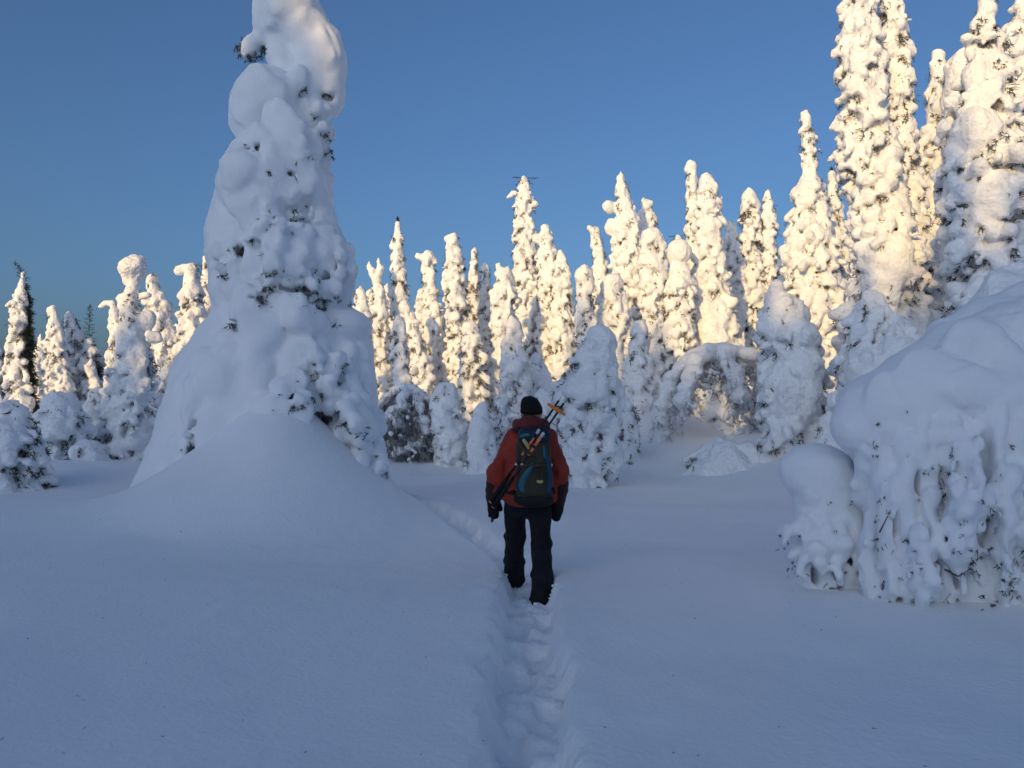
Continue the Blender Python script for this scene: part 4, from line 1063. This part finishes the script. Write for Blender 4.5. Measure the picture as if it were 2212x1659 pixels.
# ---- two trekking poles strapped across the rucksack
def pole(label, tip, grip, dx):
    tip, grip = np.array(tip, float), np.array(grip, float)
    r = thing("trekking_pole", label, "pole", PO + grip, "trekking poles strapped to the rucksack")
    v = tip - grip; L = np.linalg.norm(v); e = v / L
    at = lambda t: e * t * L
    _, u, w = frame(e)
    V, Q = tube([at(.0), at(.60)], .0105, 8); obj("lower_shaft", mesh_from("lower_shaft", V, Q), M_CARBON, r)
    V, Q = tube([at(.60), at(.955)], .0085, 8); obj("upper_shaft", mesh_from("upper_shaft", V, Q), M_CARBON, r)
    V, Q = tube([at(.955), at(1.0)], [.006, .002], 6); obj("tip", mesh_from("tip", V, Q), M_SILVER, r)
    V, Q = tube([at(-.02), at(.05), at(.16), at(.26)], [.020, .022, .019, .013], 8); obj("grip", mesh_from("grip", V, Q), M_BLACK, r)
    V, Q = tube([at(-.03), at(-.015)], .018, 8); obj("grip_cap", mesh_from("grip_cap", V, Q), M_ORANGE, r)
    P = _spline(np.array([at(.01), at(.02) + u * .05 + (0, 0, -.02), at(-.03) + u * .06 + (0, 0, -.09), at(-.02) + u * .01 + (0, 0, -.10), at(.02)]), 6)
    V, Q = tube(P, .006, 5); obj("wrist_strap", mesh_from("wrist_strap", V, Q), M_BLACK, r)
    for a, b in ((.43, .50), (.52, .60)):
        V, Q = tube([at(a + dx), at(b + dx)], .0130, 8); obj("printed_band", mesh_from("printed_band", V, Q), M_SALMON, r)
    F = Field(at(.655) - .04, at(.655) + .04, .005); F.cap(at(.645), at(.672), .013, .013, .003); F.ell(at(.66) + (0, -.014, .0), (.010, .010, .014), .004)
    V, Q = F.surface(); obj("clamp", mesh_from("clamp", V, Q), M_SILVER, r)
    V, Q = tube([at(.335 + dx), at(.352 + dx)], .011, 8); obj("clamp", mesh_from("clamp", V, Q), M_SILVER, r)
    # basket: ring with spokes across the shaft
    c = at(.885); n = 16; R = .056
    P = [c + R * (math.cos(t) * u + math.sin(t) * w) for t in np.linspace(0, 2 * math.pi, n + 1)]
    S = Soup(); S.tube(P, .0095, 6)
    for t in range(4):
        a = t * math.pi / 2; S.tube([c, c + R * (math.cos(a) * u + math.sin(a) * w)], .009, 5)
    S.tube([at(.87), at(.90)], .011, 8)
    obj("basket", S.mesh("basket"), M_ORANGE, r)
pole("upper of the two black trekking poles with an orange basket on the rucksack", (.265, -.42, 1.715), (-.285, -.30, .885), .0)
pole("lower of the two black trekking poles with an orange basket on the rucksack", (.305, -.42, 1.695), (-.265, -.33, .850), .035)

# ---- crumbs of snow kicked up at the feet
rng = np.random.default_rng(3)
cl = Soup(); ico = None
F = Field((-1.2, -1.2, -1.2), (1.2, 1.2, 1.2), .3); F.ell((0, 0, 0), (.9, .8, .7), 0); F.rough(.25, 2.0, 5); CV, CQ = F.surface()
def crumb(x, y, r, dz=0):
    z = float(height(np.array([x]), np.array([y]))[0]) + r * .3 + dz
    a = rng.uniform(0, 6.28); c, s_ = math.cos(a), math.sin(a)
    R = np.array([[c, -s_, 0], [s_, c, 0], [0, 0, 1]])
    cl.add((CV * r) @ R.T + np.array([x, y, z]), CQ)
for _ in range(36):
    f = LA if rng.random() < .45 else RA
    crumb(PO[0] + f[0] + rng.normal() * .07, PO[1] + f[1] - .15 + rng.normal() * .05, rng.uniform(.006, .020), -.005)
for _ in range(70):
    y = rng.uniform(2.4, 7.2); crumb(PATHS[np.argmin(abs(PATHS[:, 1] - y)), 0] + rng.normal() * .14, y, rng.uniform(.004, .010), -.006)
o = obj("snow_crumbs", cl.mesh("snow_crumbs"), M_GROUND); o["kind"] = "stuff"; o["label"] = "loose crumbs of snow in the footprints on the path"; o["category"] = "snow"

# ---- needles and scraps of bark fallen on the snow
P = []
for _ in range(110):
    y = 2.6 + 10 * rng.random() ** 1.5; x = y * rng.uniform(-.7, .7)
    P.append((np.array([x, y, float(height(np.array([x]), np.array([y]))[0]) + .003]), np.array([rng.normal(), rng.normal(), .1]), rng.uniform(.006, .016)))
o = obj("fallen_needles", needle_mesh("fallen_needles", P, rng, 3, .010, .003), M_NEEDLE_DARK); o["kind"] = "stuff"; o["label"] = "specks of fallen needles scattered on the snow"; o["category"] = "needles"

# ------------------------------------------------------------------ forest behind the photographer that keeps the clearing in shade
PROTO = spruce("tall snow-laden spruce of the forest edge behind the photographer", 0, [(12.0,-.12,.12),(10.5,-.4,.4),(8,-.8,.8),(5,-1.25,1.25),(2,-1.7,1.7),(0,-1.9,1.9)], world=True,
               group="forest edge behind the photographer, outside the photo", dark=.3, vox=.11, lump=1.6, pillows=10, seed=90)
rng = np.random.default_rng(12)
first = True
CAST = []
s = -16.0
while s < 44:
    hgt = 13.8 if s < 0 else 13.0 if s < 2.5 else 12.0 if s < 5 else 12.9 if s < 12 else 11.0 if s < 16 else 9.8 - 0.02 * (s - 16)
    CAST.append((s, 44 + rng.uniform(-1.5, 1.5), hgt * rng.uniform(.90, 1.06)))
    CAST.append((s + 0.9, 50 + rng.uniform(-1.5, 1.5), hgt * rng.uniform(.84, 1.0)))
    s += 1.75 * rng.uniform(.85, 1.15)
for (s, u, h) in CAST:
    p = UV * u + SV * s
    o = PROTO if first else copy_tree(PROTO)
    first = False
    o.location = (p[0], p[1], hz(p[0], p[1]) - .1)
    o.rotation_euler = (0, 0, rng.uniform(0, 6.28))
    o.scale = (1.0, 1.0, h / 12.0)

# ------------------------------------------------------------------ far trees seen through the gaps of the lit row
far = spruce("far small snowy spruce glimpsed through the gaps of the background row", 0, [(6.0,-.08,.08),(5,-.3,.3),(3,-.55,.55),(0,-.8,.8)], world=True,
             group="far spruces behind the background row", dark=.6, vox=.10, lump=1.3, pillows=4, seed=91)
rng = np.random.default_rng(77)
for i in range(46):
    y = rng.uniform(40, 62); x = y * (-.72 + 1.44 * (i + rng.uniform(0, 1)) / 46)
    o = far if i == 0 else copy_tree(far)
    o.location = (x, y, hz(x, y) - .1); o.rotation_euler = (0, 0, rng.uniform(0, 6.28)); k = rng.uniform(.6, 1.0)
    o.scale = (k * 1.2, k * 1.2, k)
